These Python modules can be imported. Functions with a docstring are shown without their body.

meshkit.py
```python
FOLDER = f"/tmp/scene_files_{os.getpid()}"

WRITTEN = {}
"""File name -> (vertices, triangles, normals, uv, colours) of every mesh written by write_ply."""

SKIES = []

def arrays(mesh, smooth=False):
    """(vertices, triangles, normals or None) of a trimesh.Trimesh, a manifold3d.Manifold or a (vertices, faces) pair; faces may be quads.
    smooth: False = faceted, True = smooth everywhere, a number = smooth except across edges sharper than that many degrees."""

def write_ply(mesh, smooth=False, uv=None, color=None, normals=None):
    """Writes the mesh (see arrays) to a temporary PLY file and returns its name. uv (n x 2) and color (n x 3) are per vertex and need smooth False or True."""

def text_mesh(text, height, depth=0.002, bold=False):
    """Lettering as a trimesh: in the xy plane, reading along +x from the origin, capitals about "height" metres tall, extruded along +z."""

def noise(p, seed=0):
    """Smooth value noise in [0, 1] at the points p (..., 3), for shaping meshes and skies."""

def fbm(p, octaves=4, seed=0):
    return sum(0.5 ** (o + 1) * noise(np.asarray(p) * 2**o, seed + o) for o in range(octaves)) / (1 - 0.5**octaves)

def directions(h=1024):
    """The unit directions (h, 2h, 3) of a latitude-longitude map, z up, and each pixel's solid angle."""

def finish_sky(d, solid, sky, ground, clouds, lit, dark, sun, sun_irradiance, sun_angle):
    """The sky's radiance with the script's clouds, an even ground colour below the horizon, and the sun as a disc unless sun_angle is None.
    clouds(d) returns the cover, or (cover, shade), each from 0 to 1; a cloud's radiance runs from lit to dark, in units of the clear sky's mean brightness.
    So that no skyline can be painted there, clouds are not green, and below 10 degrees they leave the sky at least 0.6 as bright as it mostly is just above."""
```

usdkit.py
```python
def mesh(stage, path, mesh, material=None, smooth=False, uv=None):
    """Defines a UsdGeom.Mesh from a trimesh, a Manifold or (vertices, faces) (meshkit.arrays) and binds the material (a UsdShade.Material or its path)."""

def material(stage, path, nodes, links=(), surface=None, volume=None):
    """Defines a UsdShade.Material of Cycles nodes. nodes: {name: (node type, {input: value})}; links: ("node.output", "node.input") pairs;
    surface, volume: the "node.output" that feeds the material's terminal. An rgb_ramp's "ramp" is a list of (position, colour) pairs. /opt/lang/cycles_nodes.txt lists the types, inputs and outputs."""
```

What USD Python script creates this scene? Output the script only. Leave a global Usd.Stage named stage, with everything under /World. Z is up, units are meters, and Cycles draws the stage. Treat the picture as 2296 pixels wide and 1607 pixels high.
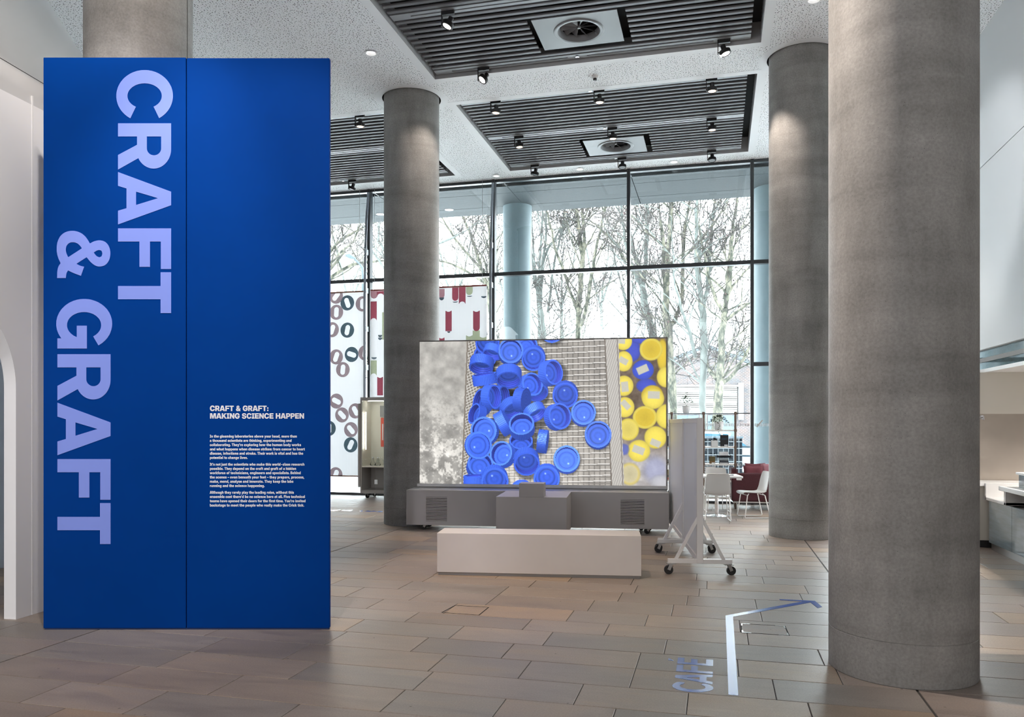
import glob, math, random
import numpy as np, trimesh, shapely, shapely.geometry as sg, shapely.ops
from shapely import affinity
import manifold3d as m3
import meshkit, usdkit
from pxr import Gf, Sdf, Usd, UsdGeom, UsdLux, UsdShade, Vt

stage = Usd.Stage.CreateInMemory()
UsdGeom.Xform.Define(stage, '/World'); UsdGeom.Scope.Define(stage, '/World/Looks')
T = Sdf.ValueTypeNames

# ---------------------------------------------------------------- camera, sky, lights, exposure
FPX, CX, HY, YAW, EYE = 1785.0, 1148.0, 948.0, math.atan(459 / 1785.0), 1.7
cam = UsdGeom.Camera.Define(stage, '/World/camera')
cam.CreateHorizontalApertureAttr(36.0); cam.CreateVerticalApertureAttr(36.0 * 1607 / 2296)
cam.CreateFocalLengthAttr(36.0 * FPX / 2296); cam.CreateVerticalApertureOffsetAttr(36.0 * (HY - 803.5) / 2296)
cam.CreateFStopAttr(0.0); cam.CreateFocusDistanceAttr(10.0); cam.CreateClippingRangeAttr(Gf.Vec2f(0.05, 1000))
cam.AddTranslateOp().Set(Gf.Vec3d(0, 0, EYE)); cam.AddRotateXYZOp().Set(Gf.Vec3f(90, 0, math.degrees(YAW)))
cam.CreateExposureAttr(0.55)

SKY = (4.05, 4.08, 4.12)
dome = UsdLux.DomeLight.Define(stage, '/World/sky'); dome.CreateColorAttr(Gf.Vec3f(*SKY)); dome.CreateIntensityAttr(1.0)

def rect_light(name, pos, size, rot, color, power):
    l = UsdLux.RectLight.Define(stage, '/World/' + name); l.CreateWidthAttr(size[0]); l.CreateHeightAttr(size[1])
    l.CreateColorAttr(Gf.Vec3f(*color)); l.CreateIntensityAttr(power); l.AddTranslateOp().Set(Gf.Vec3d(*pos)); l.AddRotateXYZOp().Set(Gf.Vec3f(*rot))
    return l
# added area lights before the solid rear wall, standing in for daylight
rect_light('rear_fill_light', (-8.5, -9.0, 3.9), (10, 6.4), (90, 0, -12), (1.0, 1.0, 1.02), 2.6)
rect_light('rear_fill_light_001', (3.0, -9.0, 3.9), (11, 6.4), (90, 0, 0), (1.0, 1.0, 1.02), 0.75)

def spot_light(name, pos, target, color, power, angle, soft=0.6, radius=0.05):
    l = UsdLux.SphereLight.Define(stage, '/World/' + name); l.CreateRadiusAttr(radius); l.CreateColorAttr(Gf.Vec3f(*color)); l.CreateIntensityAttr(power)
    s = UsdLux.ShapingAPI.Apply(l.GetPrim()); s.CreateShapingConeAngleAttr(angle); s.CreateShapingConeSoftnessAttr(soft)
    d = Gf.Vec3d(*[float(b - a) for a, b in zip(pos, target)]).GetNormalized()
    q = Gf.Rotation(Gf.Vec3d(0, 0, -1), d).GetQuat()
    l.AddTranslateOp().Set(Gf.Vec3d(*map(float, pos))); l.AddOrientOp().Set(Gf.Quatf(q))
    return l
WARM = (1.0, 0.80, 0.62); SOFTWARM = (1.0, 0.87, 0.76)

# ---------------------------------------------------------------- helpers
Fv = np.array([-math.sin(YAW), math.cos(YAW), 0.0]); Rv = np.array([math.cos(YAW), math.sin(YAW), 0.0]); Uv = np.array([0, 0, 1.0])
def ray(px, py): return Fv + Rv * (px - CX) / FPX + Uv * (HY - py) / FPX
def atz(px, py, z=0.0):
    r = ray(px, py); return np.array([0, 0, EYE]) + r * (z - EYE) / r[2]
def aty(px, py, y):
    r = ray(px, py); return np.array([0, 0, EYE]) + r * (y / r[1])
def atd(px, py, d): return np.array([0, 0, EYE]) + ray(px, py) * d
def ld(l, d, z=0.0): return Rv * l + Fv * d + Uv * z           # lateral and depth from where the photograph was taken

_used = {}
def path_for(parent, name):
    base = (parent.GetPath().pathString if parent is not None else '/World')
    k = (base, name); n = _used.get(k, 0); _used[k] = n + 1
    return f'{base}/{name}' + (f'_{n:03d}' if n else '')
def tag(p, label=None, cat=None, group=None, kind=None):
    for k, v in (('label', label), ('category', cat), ('group', group), ('kind', kind)):
        if v: p.SetCustomDataByKey(k, v)
    return p
def thing(name, label, cat, loc=(0, 0, 0), rotz=0.0, group=None, kind=None):
    x = UsdGeom.Xform.Define(stage, path_for(None, name))
    x.AddTranslateOp().Set(Gf.Vec3d(*[float(a) for a in loc])); x.AddRotateZOp().Set(float(rotz))
    return tag(x.GetPrim(), label, cat, group, kind)
def part(parent, name, mesh, mat, label=None, smooth=False, kind=None):
    if isinstance(mesh, list): mesh = trimesh.util.concatenate(mesh)
    m = usdkit.mesh(stage, path_for(parent, name), mesh, mat, smooth)
    return tag(m.GetPrim(), label, None, None, kind)
def solo(name, mesh, mat, label, cat, group=None, smooth=False, kind=None):
    return tag(part(None, name, mesh, mat, None, smooth), label, cat, group, kind)
def struct(name, mesh, mat, smooth=False, label=None):
    return tag(part(None, name, mesh, mat, None, smooth), label, None, None, 'structure')
def structx(name): return thing(name, None, None, kind='structure')
def copy_of(src, name, label, loc, rotz=0.0, group=None):
    x = UsdGeom.Xform.Define(stage, path_for(None, name)); p = x.GetPrim()
    p.GetReferences().AddInternalReference(src.GetPath()); p.SetInstanceable(True)
    x.ClearXformOpOrder(); x.AddTranslateOp().Set(Gf.Vec3d(*[float(a) for a in loc])); x.AddRotateZOp().Set(float(rotz))
    return tag(p, label, src.GetCustomDataByKey('category'), group or src.GetCustomDataByKey('group'))

def box(x0, y0, z0, x1, y1, z1, bev=0.0):
    if bev <= 0: 
        b = trimesh.creation.box((x1 - x0, y1 - y0, z1 - z0)); b.apply_translation(((x0 + x1) / 2, (y0 + y1) / 2, (z0 + z1) / 2)); return b
    P = []
    for sx, xx in ((1, x0), (-1, x1)):
        for sy, yy in ((1, y0), (-1, y1)):
            for sz, zz in ((1, z0), (-1, z1)):
                P += [(xx, yy + sy * bev, zz + sz * bev), (xx + sx * bev, yy, zz + sz * bev), (xx + sx * bev, yy + sy * bev, zz)]
    return trimesh.convex.convex_hull(np.array(P))
def cyl(p0, p1, r, r1=None, n=12, cap=True):
    return tube([p0, p1], [r, r if r1 is None else r1], n, cap)
def tube(pts, radii, n=8, cap=True):
    p = np.asarray(pts, float); radii = np.broadcast_to(radii, (len(p),))
    t = np.gradient(p, axis=0); t /= np.linalg.norm(t, axis=1, keepdims=True) + 1e-12
    ref = np.array([0, 0, 1.0]) if abs(t[:, 2]).mean() < 0.8 else np.array([1.0, 0, 0])
    a = np.cross(t, ref); a /= np.linalg.norm(a, axis=1, keepdims=True) + 1e-12; b = np.cross(t, a)
    ang = np.arange(n) * 2 * np.pi / n
    v = p[:, None] + radii[:, None, None] * (np.cos(ang)[None, :, None] * a[:, None] + np.sin(ang)[None, :, None] * b[:, None])
    i, j = np.meshgrid(np.arange(len(p) - 1), np.arange(n), indexing='ij')
    A = (i * n + j).ravel(); B = (i * n + (j + 1) % n).ravel(); C = ((i + 1) * n + (j + 1) % n).ravel(); D = ((i + 1) * n + j).ravel()
    f = np.vstack([np.stack([A, B, C], 1), np.stack([A, C, D], 1)]); v = v.reshape(-1, 3)
    if cap:
        k = len(v); v = np.vstack([v, p[0], p[-1]]); jj = np.arange(n); e = (len(p) - 1) * n
        f = np.vstack([f, np.stack([np.full(n, k), (jj + 1) % n, jj], 1), np.stack([np.full(n, k + 1), e + jj, e + (jj + 1) % n], 1)])
    return trimesh.Trimesh(v, f[:, ::-1], process=False)
def lathe(profile, n=32, loc=(0, 0, 0)):
    p = np.asarray(profile, float); ang = np.arange(n) * 2 * np.pi / n
    v = np.stack([p[:, None, 0] * np.cos(ang), p[:, None, 0] * np.sin(ang), np.broadcast_to(p[:, None, 1], (len(p), n))], -1).reshape(-1, 3)
    i, j = np.meshgrid(np.arange(len(p) - 1), np.arange(n), indexing='ij')
    A = (i * n + j).ravel(); B = (i * n + (j + 1) % n).ravel(); C = ((i + 1) * n + (j + 1) % n).ravel(); D = ((i + 1) * n + j).ravel()
    m = trimesh.Trimesh(v + np.array(loc), np.vstack([np.stack([A, B, C], 1), np.stack([A, C, D], 1)]), process=False); return m
def prism(poly, z0, z1):
    if not isinstance(poly, (sg.Polygon, sg.MultiPolygon)): poly = sg.Polygon(poly)
    if not poly.is_valid: poly = poly.buffer(0)
    out = []
    for g in getattr(poly, 'geoms', [poly]):
        if g.area > 1e-9:
            m = trimesh.creation.extrude_polygon(g, z1 - z0, engine='earcut'); m.apply_translation((0, 0, z0)); out.append(m)
    return trimesh.util.concatenate(out)
def upright(m, y=0.0):
    """xy -> xz: a prism lying in the plan becomes one standing up, its thickness running to -y."""
    v = np.array(m.vertices); m = trimesh.Trimesh(np.stack([v[:, 0], y - v[:, 2], v[:, 1]], 1), np.array(m.faces), process=False); return m
def moved(m, t): m = m.copy(); m.apply_translation(t); return m
def turned(m, deg, axis=(0, 0, 1), at=(0, 0, 0)):
    m = m.copy(); m.apply_transform(trimesh.transformations.rotation_matrix(math.radians(deg), axis, at)); return m
def ellipse(cx, cy, a, b, n=48): t = np.arange(n) * 2 * np.pi / n; return sg.Polygon(np.stack([cx + a * np.cos(t), cy + b * np.sin(t)], 1))
def bar(p0, p1, w, h):
    """a square tube from p0 to p1: w across (horizontal), h the other way"""
    p0, p1 = np.asarray(p0, float), np.asarray(p1, float); d = p1 - p0; L = np.linalg.norm(d); d /= L
    up = np.array([0, 0, 1.0]) if abs(d[2]) < 0.95 else np.array([0, 1.0, 0]); s = np.cross(d, up); s /= np.linalg.norm(s); u = np.cross(s, d)
    b = trimesh.creation.box((L, w, h)); M = np.eye(4); M[:3, 0], M[:3, 1], M[:3, 2], M[:3, 3] = d, s, u, (p0 + p1) / 2; b.apply_transform(M); return b
def color_mesh(prim, colors, interp):
    pv = UsdGeom.PrimvarsAPI(prim).CreatePrimvar('tone', T.Color3fArray, interp); pv.Set(Vt.Vec3fArray.FromNumpy(np.asarray(colors, np.float32)))

def lin(r, g, b): 
    c = np.array([r, g, b], float) / 255; return tuple(np.where(c <= 0.04045, c / 12.92, ((c + 0.055) / 1.055) ** 2.4))

MATS = {}
def mat(name, color, rough=0.5, metal=0.0, spec=0.5, noise=0.0, nscale=8.0, stretch=(1, 1, 1), bump=0.0, bscale=40.0, emit=0.0, ecol=None, coat=0.0, detail=4.0, color2=None):
    n = {'p': ('principled_bsdf', {'base_color': color, 'roughness': rough, 'metallic': metal, 'specular_ior_level': spec, 'coat_weight': coat})}
    L = []
    if emit: n['p'][1].update(emission_color=ecol or color, emission_strength=emit)
    if noise or bump:
        n['g'] = ('geometry', {}); n['m'] = ('mapping', {'scale': stretch}); L += [('g.position', 'm.vector')]
    if noise:
        c2 = color2 or tuple(max(0, c * (1 - noise)) for c in color); c1 = tuple(min(1, c * (1 + noise)) for c in color) if not color2 else color
        n['n'] = ('noise_texture', {'scale': nscale, 'detail': detail, 'roughness': 0.6}); n['r'] = ('rgb_ramp', {'ramp': [(0.3, c2), (0.7, c1)]})
        L += [('m.vector', 'n.vector'), ('n.fac', 'r.fac'), ('r.color', 'p.base_color')]
    if bump:
        n['nb'] = ('noise_texture', {'scale': bscale, 'detail': 3.0}); n['b'] = ('bump', {'strength': bump, 'distance': 0.01})
        L += [('m.vector', 'nb.vector'), ('nb.fac', 'b.height'), ('b.normal', 'p.normal')]
    MATS[name] = usdkit.material(stage, '/World/Looks/' + name, n, L, surface='p.BSDF'); return MATS[name]

mat('white_paint', (0.74, 0.73, 0.72), 0.5, noise=0.03, nscale=3)
mat('white_gloss', (0.86, 0.85, 0.85), 0.22, coat=0.4)
mat('white_metal', (0.78, 0.77, 0.76), 0.4)
mat('white_board', (0.85, 0.86, 0.88), 0.45)
mat('cabinet_grey', (0.45, 0.44, 0.435), 0.55, noise=0.02, nscale=4)
mat('bench_white', (0.66, 0.625, 0.60), 0.55, noise=0.02, nscale=4)
mat('showcase_grey', (0.27, 0.255, 0.24), 0.5)
mat('cream', (0.74, 0.71, 0.62), 0.5)
mat('servery_cream', (0.66, 0.63, 0.565), 0.45)
mat('splash_steel', (0.50, 0.44, 0.38), 0.32, 0.55, noise=0.05, nscale=2)
mat('black', (0.012, 0.012, 0.013), 0.5)
mat('black_matt', (0.006, 0.006, 0.006), 0.9)
mat('rubber', (0.015, 0.015, 0.016), 0.55)
mat('chrome', (0.75, 0.76, 0.78), 0.12, 1.0)
mat('steel', (0.5, 0.5, 0.5), 0.35, 1.0)
mat('slat_grey', (0.125, 0.122, 0.128), 0.5)
mat('rail_grey', (0.30, 0.31, 0.32), 0.45)
mat('diffuser_grey', (0.19, 0.193, 0.20), 0.42)
mat('mullion', (0.045, 0.05, 0.055), 0.35, 0.3)
mat('mullion_steel', (0.30, 0.34, 0.38), 0.35, 0.5)
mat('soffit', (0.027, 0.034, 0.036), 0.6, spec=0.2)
mat('outdoor_concrete', (0.15, 0.19, 0.205), 0.7, noise=0.1, nscale=2, stretch=(1, 1, 0.4))
mat('sign_blue', (0.0, 0.042, 0.25), 0.6, spec=0.04, noise=0.05, nscale=1.5)
mat('sign_edge', (0.01, 0.03, 0.12), 0.5)
mat('letter_blue', (0.235, 0.32, 0.82), 0.55, spec=0.2)
mat('text_white', (0.82, 0.82, 0.84), 0.55, spec=0.2)
mat('vinyl_blue', (0.02, 0.09, 0.42), 0.22, 0.0, 0.45)
mat('banner_white', (0.80, 0.82, 0.84), 0.8, noise=0.02, nscale=2)
mat('ring_pink', (0.46, 0.34, 0.36), 0.8, noise=0.06, nscale=14); mat('ring_teal', (0.085, 0.14, 0.165), 0.8, noise=0.1, nscale=14)
mat('tube_red', (0.52, 0.085, 0.11), 0.8, noise=0.12, nscale=8); mat('tube_pink', (0.52, 0.22, 0.26), 0.8, noise=0.12, nscale=8); mat('tube_green', (0.50, 0.54, 0.38), 0.8, noise=0.06, nscale=8); mat('tube_line', (0.12, 0.15, 0.17), 0.8)
mat('red_rail', (0.30, 0.08, 0.07), 0.5); mat('copper', (0.32, 0.17, 0.12), 0.5)
mat('sofa', (0.10, 0.022, 0.030), 0.85, noise=0.5, nscale=130, color2=(0.045, 0.012, 0.018), bump=0.3, bscale=200)
mat('cushion', (0.19, 0.045, 0.06), 0.8, noise=0.15, nscale=8); mat('cushion_pink', (0.36, 0.16, 0.19), 0.8)
mat('chair_white', (0.54, 0.54, 0.54), 0.35); mat('pot_white', (0.80, 0.80, 0.80), 0.35)
mat('bronze', (0.16, 0.115, 0.09), 0.4, 0.5)
mat('leaf', (0.035, 0.075, 0.03), 0.5, noise=0.4, nscale=20); mat('soil', (0.02, 0.014, 0.01), 0.9); mat('succulent', (0.03, 0.025, 0.03), 0.6)
mat('book_black', (0.015, 0.016, 0.02), 0.4); mat('book_blue', (0.01, 0.04, 0.16), 0.5); mat('box_brown', (0.20, 0.11, 0.04), 0.6); mat('box_olive', (0.11, 0.085, 0.03), 0.6); mat('box_gold', (0.33, 0.26, 0.08), 0.5)
mat('typewriter', (0.02, 0.025, 0.035), 0.3); mat('paper', (0.82, 0.83, 0.85), 0.7); mat('orange_red', (0.78, 0.09, 0.045), 0.5); mat('grey_text', (0.30, 0.30, 0.30), 0.6)
mat('asphalt', (0.60, 0.60, 0.60), 0.9, noise=0.1, nscale=3); mat('outdoor_paving', (0.62, 0.64, 0.66), 0.6, noise=0.08, nscale=1.5); mat('kerb', (0.03, 0.05, 0.07), 0.6)
mat('slate', (0.05, 0.065, 0.075), 0.7); mat('render_white', (0.26, 0.27, 0.275), 0.7); mat('louvre_white', (0.36, 0.36, 0.34), 0.6); mat('louvre_dark', (0.06, 0.06, 0.05), 0.7)
mat('car_white', (0.2, 0.24, 0.27), 0.25, coat=1.0); mat('car_glass', (0.03, 0.09, 0.13), 0.05); mat('car_blue', (0.02, 0.05, 0.08), 0.3); mat('fence_grey', (0.05, 0.075, 0.095), 0.5)
mat('lamp_lens', (1.0, 0.80, 0.62), 0.5, emit=1.3, ecol=(1.0, 0.62, 0.40)); mat('lamp_lens_white', (1, 1, 1), 0.5, emit=1.6, ecol=(1.0, 0.90, 0.85)); mat('lens_off', (0.05, 0.05, 0.05), 0.3)
mat('downlight_lens', (1, 1, 1), 0.5, emit=1.3, ecol=(1.0, 0.98, 0.95)); mat('outdoor_lamp_lens', (1, 1, 1), 0.5, emit=2.0, ecol=(1.0, 0.78, 0.60)); mat('case_light', (1, 1, 1), 0.5, emit=6.0, ecol=(1.0, 0.97, 0.9))
mat('arch_blue', (0.35, 0.39, 0.46), 0.6); mat('purple', (0.07, 0.03, 0.06), 0.5)
mat('counter_glass', (0.22, 0.27, 0.30), 0.08, 0.0, 0.8, noise=0.12, nscale=3, stretch=(1, 1, 8)); mat('steel_cover', (0.60, 0.60, 0.60), 0.3, 1.0)
mat('pole_grey', (0.03, 0.05, 0.06), 0.5); mat('ceiling_white', (0.88, 0.88, 0.88), 0.7)

def concrete(name, col, pits=True):
    n = {'g': ('geometry', {}), 'm': ('mapping', {'scale': (1, 1, 0.28)}), 'n': ('noise_texture', {'scale': 3.2, 'detail': 6.0, 'roughness': 0.62}),
         'r': ('rgb_ramp', {'ramp': [(0.25, tuple(c * 0.70 for c in col)), (0.5, col), (0.75, tuple(min(1, c * 1.22) for c in col))]}),
         'n2': ('noise_texture', {'scale': 55.0, 'detail': 3.0}), 'r2': ('rgb_ramp', {'ramp': [(0.3, (0.84,) * 3), (0.7, (1.08,) * 3)]}),
         'v': ('voronoi_texture', {'scale': 34.0}), 'r3': ('rgb_ramp', {'ramp': [(0.0, (0.35,) * 3), (0.05, (0.4,) * 3), (0.09, (1, 1, 1))]}),
         'mb': ('mapping', {'scale': (0.5, 0.5, 2.6)}), 'n3': ('noise_texture', {'scale': 1.7, 'detail': 5.0, 'distortion': 0.4}), 'r4': ('rgb_ramp', {'ramp': [(0.32, (0.80,) * 3), (0.5, (0.97,) * 3), (0.66, (1.08,) * 3)]}),
         'x1': ('mix_color', {'blend_type': 'multiply', 'fac': 1.0}), 'x2': ('mix_color', {'blend_type': 'multiply', 'fac': 1.0}), 'x3': ('mix_color', {'blend_type': 'multiply', 'fac': 1.0}),
         'b': ('bump', {'strength': 0.07, 'distance': 0.01}), 'p': ('principled_bsdf', {'roughness': 0.62, 'specular_ior_level': 0.35})}
    L = [('g.position', 'm.vector'), ('m.vector', 'n.vector'), ('n.fac', 'r.fac'), ('g.position', 'n2.vector'), ('n2.fac', 'r2.fac'), ('g.position', 'v.vector'), ('v.distance', 'r3.fac'),
         ('g.position', 'mb.vector'), ('mb.vector', 'n3.vector'), ('n3.fac', 'r4.fac'), ('r.color', 'x1.a'), ('r2.color', 'x1.b'), ('x1.result', 'x2.a'), ('r4.color', 'x2.b'),
         ('x2.result', 'x3.a'), ('r3.color', 'x3.b'), ('x3.result', 'p.base_color'), ('n2.fac', 'b.height'), ('b.normal', 'p.normal')]
    MATS[name] = usdkit.material(stage, '/World/Looks/' + name, n, L, surface='p.BSDF')
concrete('concrete', (0.295, 0.286, 0.274))

# perforated plaster: two sizes of holes
n = {'g': ('geometry', {}), 'v': ('voronoi_texture', {'dimensions': '2D', 'scale': 27.0, 'randomness': 0.8}), 's': ('separate_color', {}), 'mr': ('map_range', {'from_min': 0.0, 'from_max': 1.0, 'to_min': 0.09, 'to_max': 0.23}),
     'lt': ('math', {'math_type': 'less_than'}), 'x': ('mix_color', {'a': (0.92, 0.92, 0.92), 'b': (0.11, 0.11, 0.11)}), 'p': ('principled_bsdf', {'roughness': 0.8, 'specular_ior_level': 0.2})}
MATS['perforated'] = usdkit.material(stage, '/World/Looks/perforated', n, [('g.position', 'v.vector'), ('v.color', 's.color'), ('s.r', 'mr.value'), ('v.distance', 'lt.value1'), ('mr.result', 'lt.value2'), ('lt.value', 'x.fac'), ('x.result', 'p.base_color')], surface='p.BSDF')

# sandstone: tone is a primvar of each stone
n = {'a': ('attribute', {'attribute': 'tone'}), 'g': ('geometry', {}), 'm': ('mapping', {'scale': (0.5, 2.2, 1)}), 'n': ('noise_texture', {'scale': 2.6, 'detail': 6.0, 'roughness': 0.6, 'distortion': 0.8}), 'r': ('rgb_ramp', {'ramp': [(0.3, (0.80, 0.79, 0.78)), (0.55, (1, 1, 1)), (0.75, (1.12, 1.07, 1.0))]}),
     'n2': ('noise_texture', {'scale': 90.0, 'detail': 2.0}), 'r2': ('rgb_ramp', {'ramp': [(0.3, (0.90,) * 3), (0.7, (1.07,) * 3)]}), 'v': ('voronoi_texture', {'scale': 5.0}), 'r3': ('rgb_ramp', {'ramp': [(0.0, (0.4,) * 3), (0.028, (0.5,) * 3), (0.05, (1, 1, 1))]}),
     'x': ('mix_color', {'blend_type': 'multiply', 'fac': 1.0}), 'x2': ('mix_color', {'blend_type': 'multiply', 'fac': 1.0}), 'x3': ('mix_color', {'blend_type': 'multiply', 'fac': 1.0}), 'b': ('bump', {'strength': 0.08, 'distance': 0.01}),
     'rr': ('map_range', {'from_min': 0.3, 'from_max': 0.7, 'to_min': 0.40, 'to_max': 0.55}), 'p': ('principled_bsdf', {'specular_ior_level': 0.32})}
MATS['stone'] = usdkit.material(stage, '/World/Looks/stone', n, [('g.position', 'm.vector'), ('m.vector', 'n.vector'), ('n.fac', 'r.fac'), ('g.position', 'n2.vector'), ('n2.fac', 'r2.fac'), ('g.position', 'v.vector'), ('v.distance', 'r3.fac'), ('a.color', 'x.a'), ('r.color', 'x.b'),
     ('x.result', 'x2.a'), ('r2.color', 'x2.b'), ('x2.result', 'x3.a'), ('r3.color', 'x3.b'), ('x3.result', 'p.base_color'), ('n2.fac', 'b.height'), ('b.normal', 'p.normal'), ('n.fac', 'rr.value'), ('rr.result', 'p.roughness')], surface='p.BSDF')

def glass(name, tint, ior=1.5):
    n = {'f': ('fresnel', {'IOR': ior}), 't': ('transparent_bsdf', {'color': tint}), 'g': ('glossy_bsdf', {'color': (0.9, 0.95, 0.97), 'roughness': 0.0}), 'm': ('mix_closure', {})}
    MATS[name] = usdkit.material(stage, '/World/Looks/' + name, n, [('f.fac', 'm.fac'), ('t.BSDF', 'm.closure1'), ('g.BSDF', 'm.closure2')], surface='m.closure')
glass('window_glass', (0.87, 0.92, 0.93), 1.55); glass('case_glass', (0.93, 0.95, 0.94), 1.25); glass('bottle_glass', (0.95, 0.96, 0.955), 1.25)

# fabric that lets the daylight through
def fabric(name, col):
    n = {'d': ('diffuse_bsdf', {'color': col}), 't': ('translucent_bsdf', {'color': col}), 'm': ('mix_closure', {'fac': 0.62})}
    MATS[name] = usdkit.material(stage, '/World/Looks/' + name, n, [('d.BSDF', 'm.closure1'), ('t.BSDF', 'm.closure2')], surface='m.closure')
fabric('banner_white_fabric', (0.50, 0.475, 0.475))
for k, c in dict(ring_pink=(0.64, 0.56, 0.58), ring_teal=(0.31, 0.38, 0.42), tube_red=(0.67, 0.33, 0.39), tube_pink=(0.76, 0.57, 0.60), tube_green=(0.76, 0.79, 0.66), tube_line=(0.38, 0.43, 0.47)).items():      # a film of ink over the cloth
    n = {'d': ('diffuse_bsdf', {'color': tuple(0.8 * v * v for v in c)}), 't': ('transparent_bsdf', {'color': c}), 'm': ('mix_closure', {'fac': 0.12})}
    MATS[k + '_fabric'] = usdkit.material(stage, '/World/Looks/' + k + '_ink', n, [('t.BSDF', 'm.closure1'), ('d.BSDF', 'm.closure2')], surface='m.closure')

# bark of plane trees: pale with grey-green blotches
n = {'g': ('geometry', {}), 'm': ('mapping', {'scale': (1, 1, 0.5)}), 'v': ('noise_texture', {'scale': 5.0, 'detail': 5.0, 'roughness': 0.7}), 'r': ('rgb_ramp', {'ramp': [(0.34, (0.02, 0.022, 0.018)), (0.46, (0.05, 0.055, 0.045)), (0.55, (0.12, 0.115, 0.09)), (0.7, (0.18, 0.17, 0.135))]}), 'p': ('principled_bsdf', {'roughness': 0.85, 'specular_ior_level': 0.1})}
MATS['plane_bark'] = usdkit.material(stage, '/World/Looks/plane_bark', n, [('g.position', 'm.vector'), ('m.vector', 'v.vector'), ('v.fac', 'r.fac'), ('r.color', 'p.base_color')], surface='p.BSDF')
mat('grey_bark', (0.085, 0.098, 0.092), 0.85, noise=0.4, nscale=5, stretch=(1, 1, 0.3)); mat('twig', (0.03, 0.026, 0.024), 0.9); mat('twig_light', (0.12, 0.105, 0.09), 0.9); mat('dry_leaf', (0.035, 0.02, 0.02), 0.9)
n = {'g': ('geometry', {}), 's': ('separate_xyz', {}), 'c': ('combine_xyz', {}), 'br': ('brick_texture', {'scale': 1.0, 'brick_width': 0.225, 'row_height': 0.085, 'mortar_size': 0.012, 'color1': (0.085, 0.06, 0.053), 'color2': (0.048, 0.046, 0.052), 'mortar': (0.13, 0.13, 0.13)}), 'nn': ('noise_texture', {'scale': 1.2, 'detail': 4.0}), 'r': ('rgb_ramp', {'ramp': [(0.35, (0.75, 0.8, 0.85)), (0.65, (1.25, 1.1, 1.05))]}), 'x': ('mix_color', {'blend_type': 'multiply', 'fac': 1.0, 'use_clamp': False}), 'p': ('principled_bsdf', {'roughness': 0.9})}
MATS['brick'] = usdkit.material(stage, '/World/Looks/brick', n, [('g.position', 's.vector'), ('s.x', 'c.x'), ('s.z', 'c.y'), ('c.vector', 'br.vector'), ('g.position', 'nn.vector'), ('nn.fac', 'r.fac'), ('br.color', 'x.a'), ('r.color', 'x.b'), ('x.result', 'p.base_color')], surface='p.BSDF')
n = {'a': ('attribute', {'attribute': 'tone'}), 'e': ('emission', {'strength': 0.76}), 'g': ('glossy_bsdf', {'color': (0.04, 0.04, 0.04), 'roughness': 0.35}), 'ad': ('add_closure', {})}
MATS['picture'] = usdkit.material(stage, '/World/Looks/picture', n, [('a.color', 'e.color'), ('e.emission', 'ad.closure1'), ('g.BSDF', 'ad.closure2')], surface='ad.closure')
M = MATS

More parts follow.
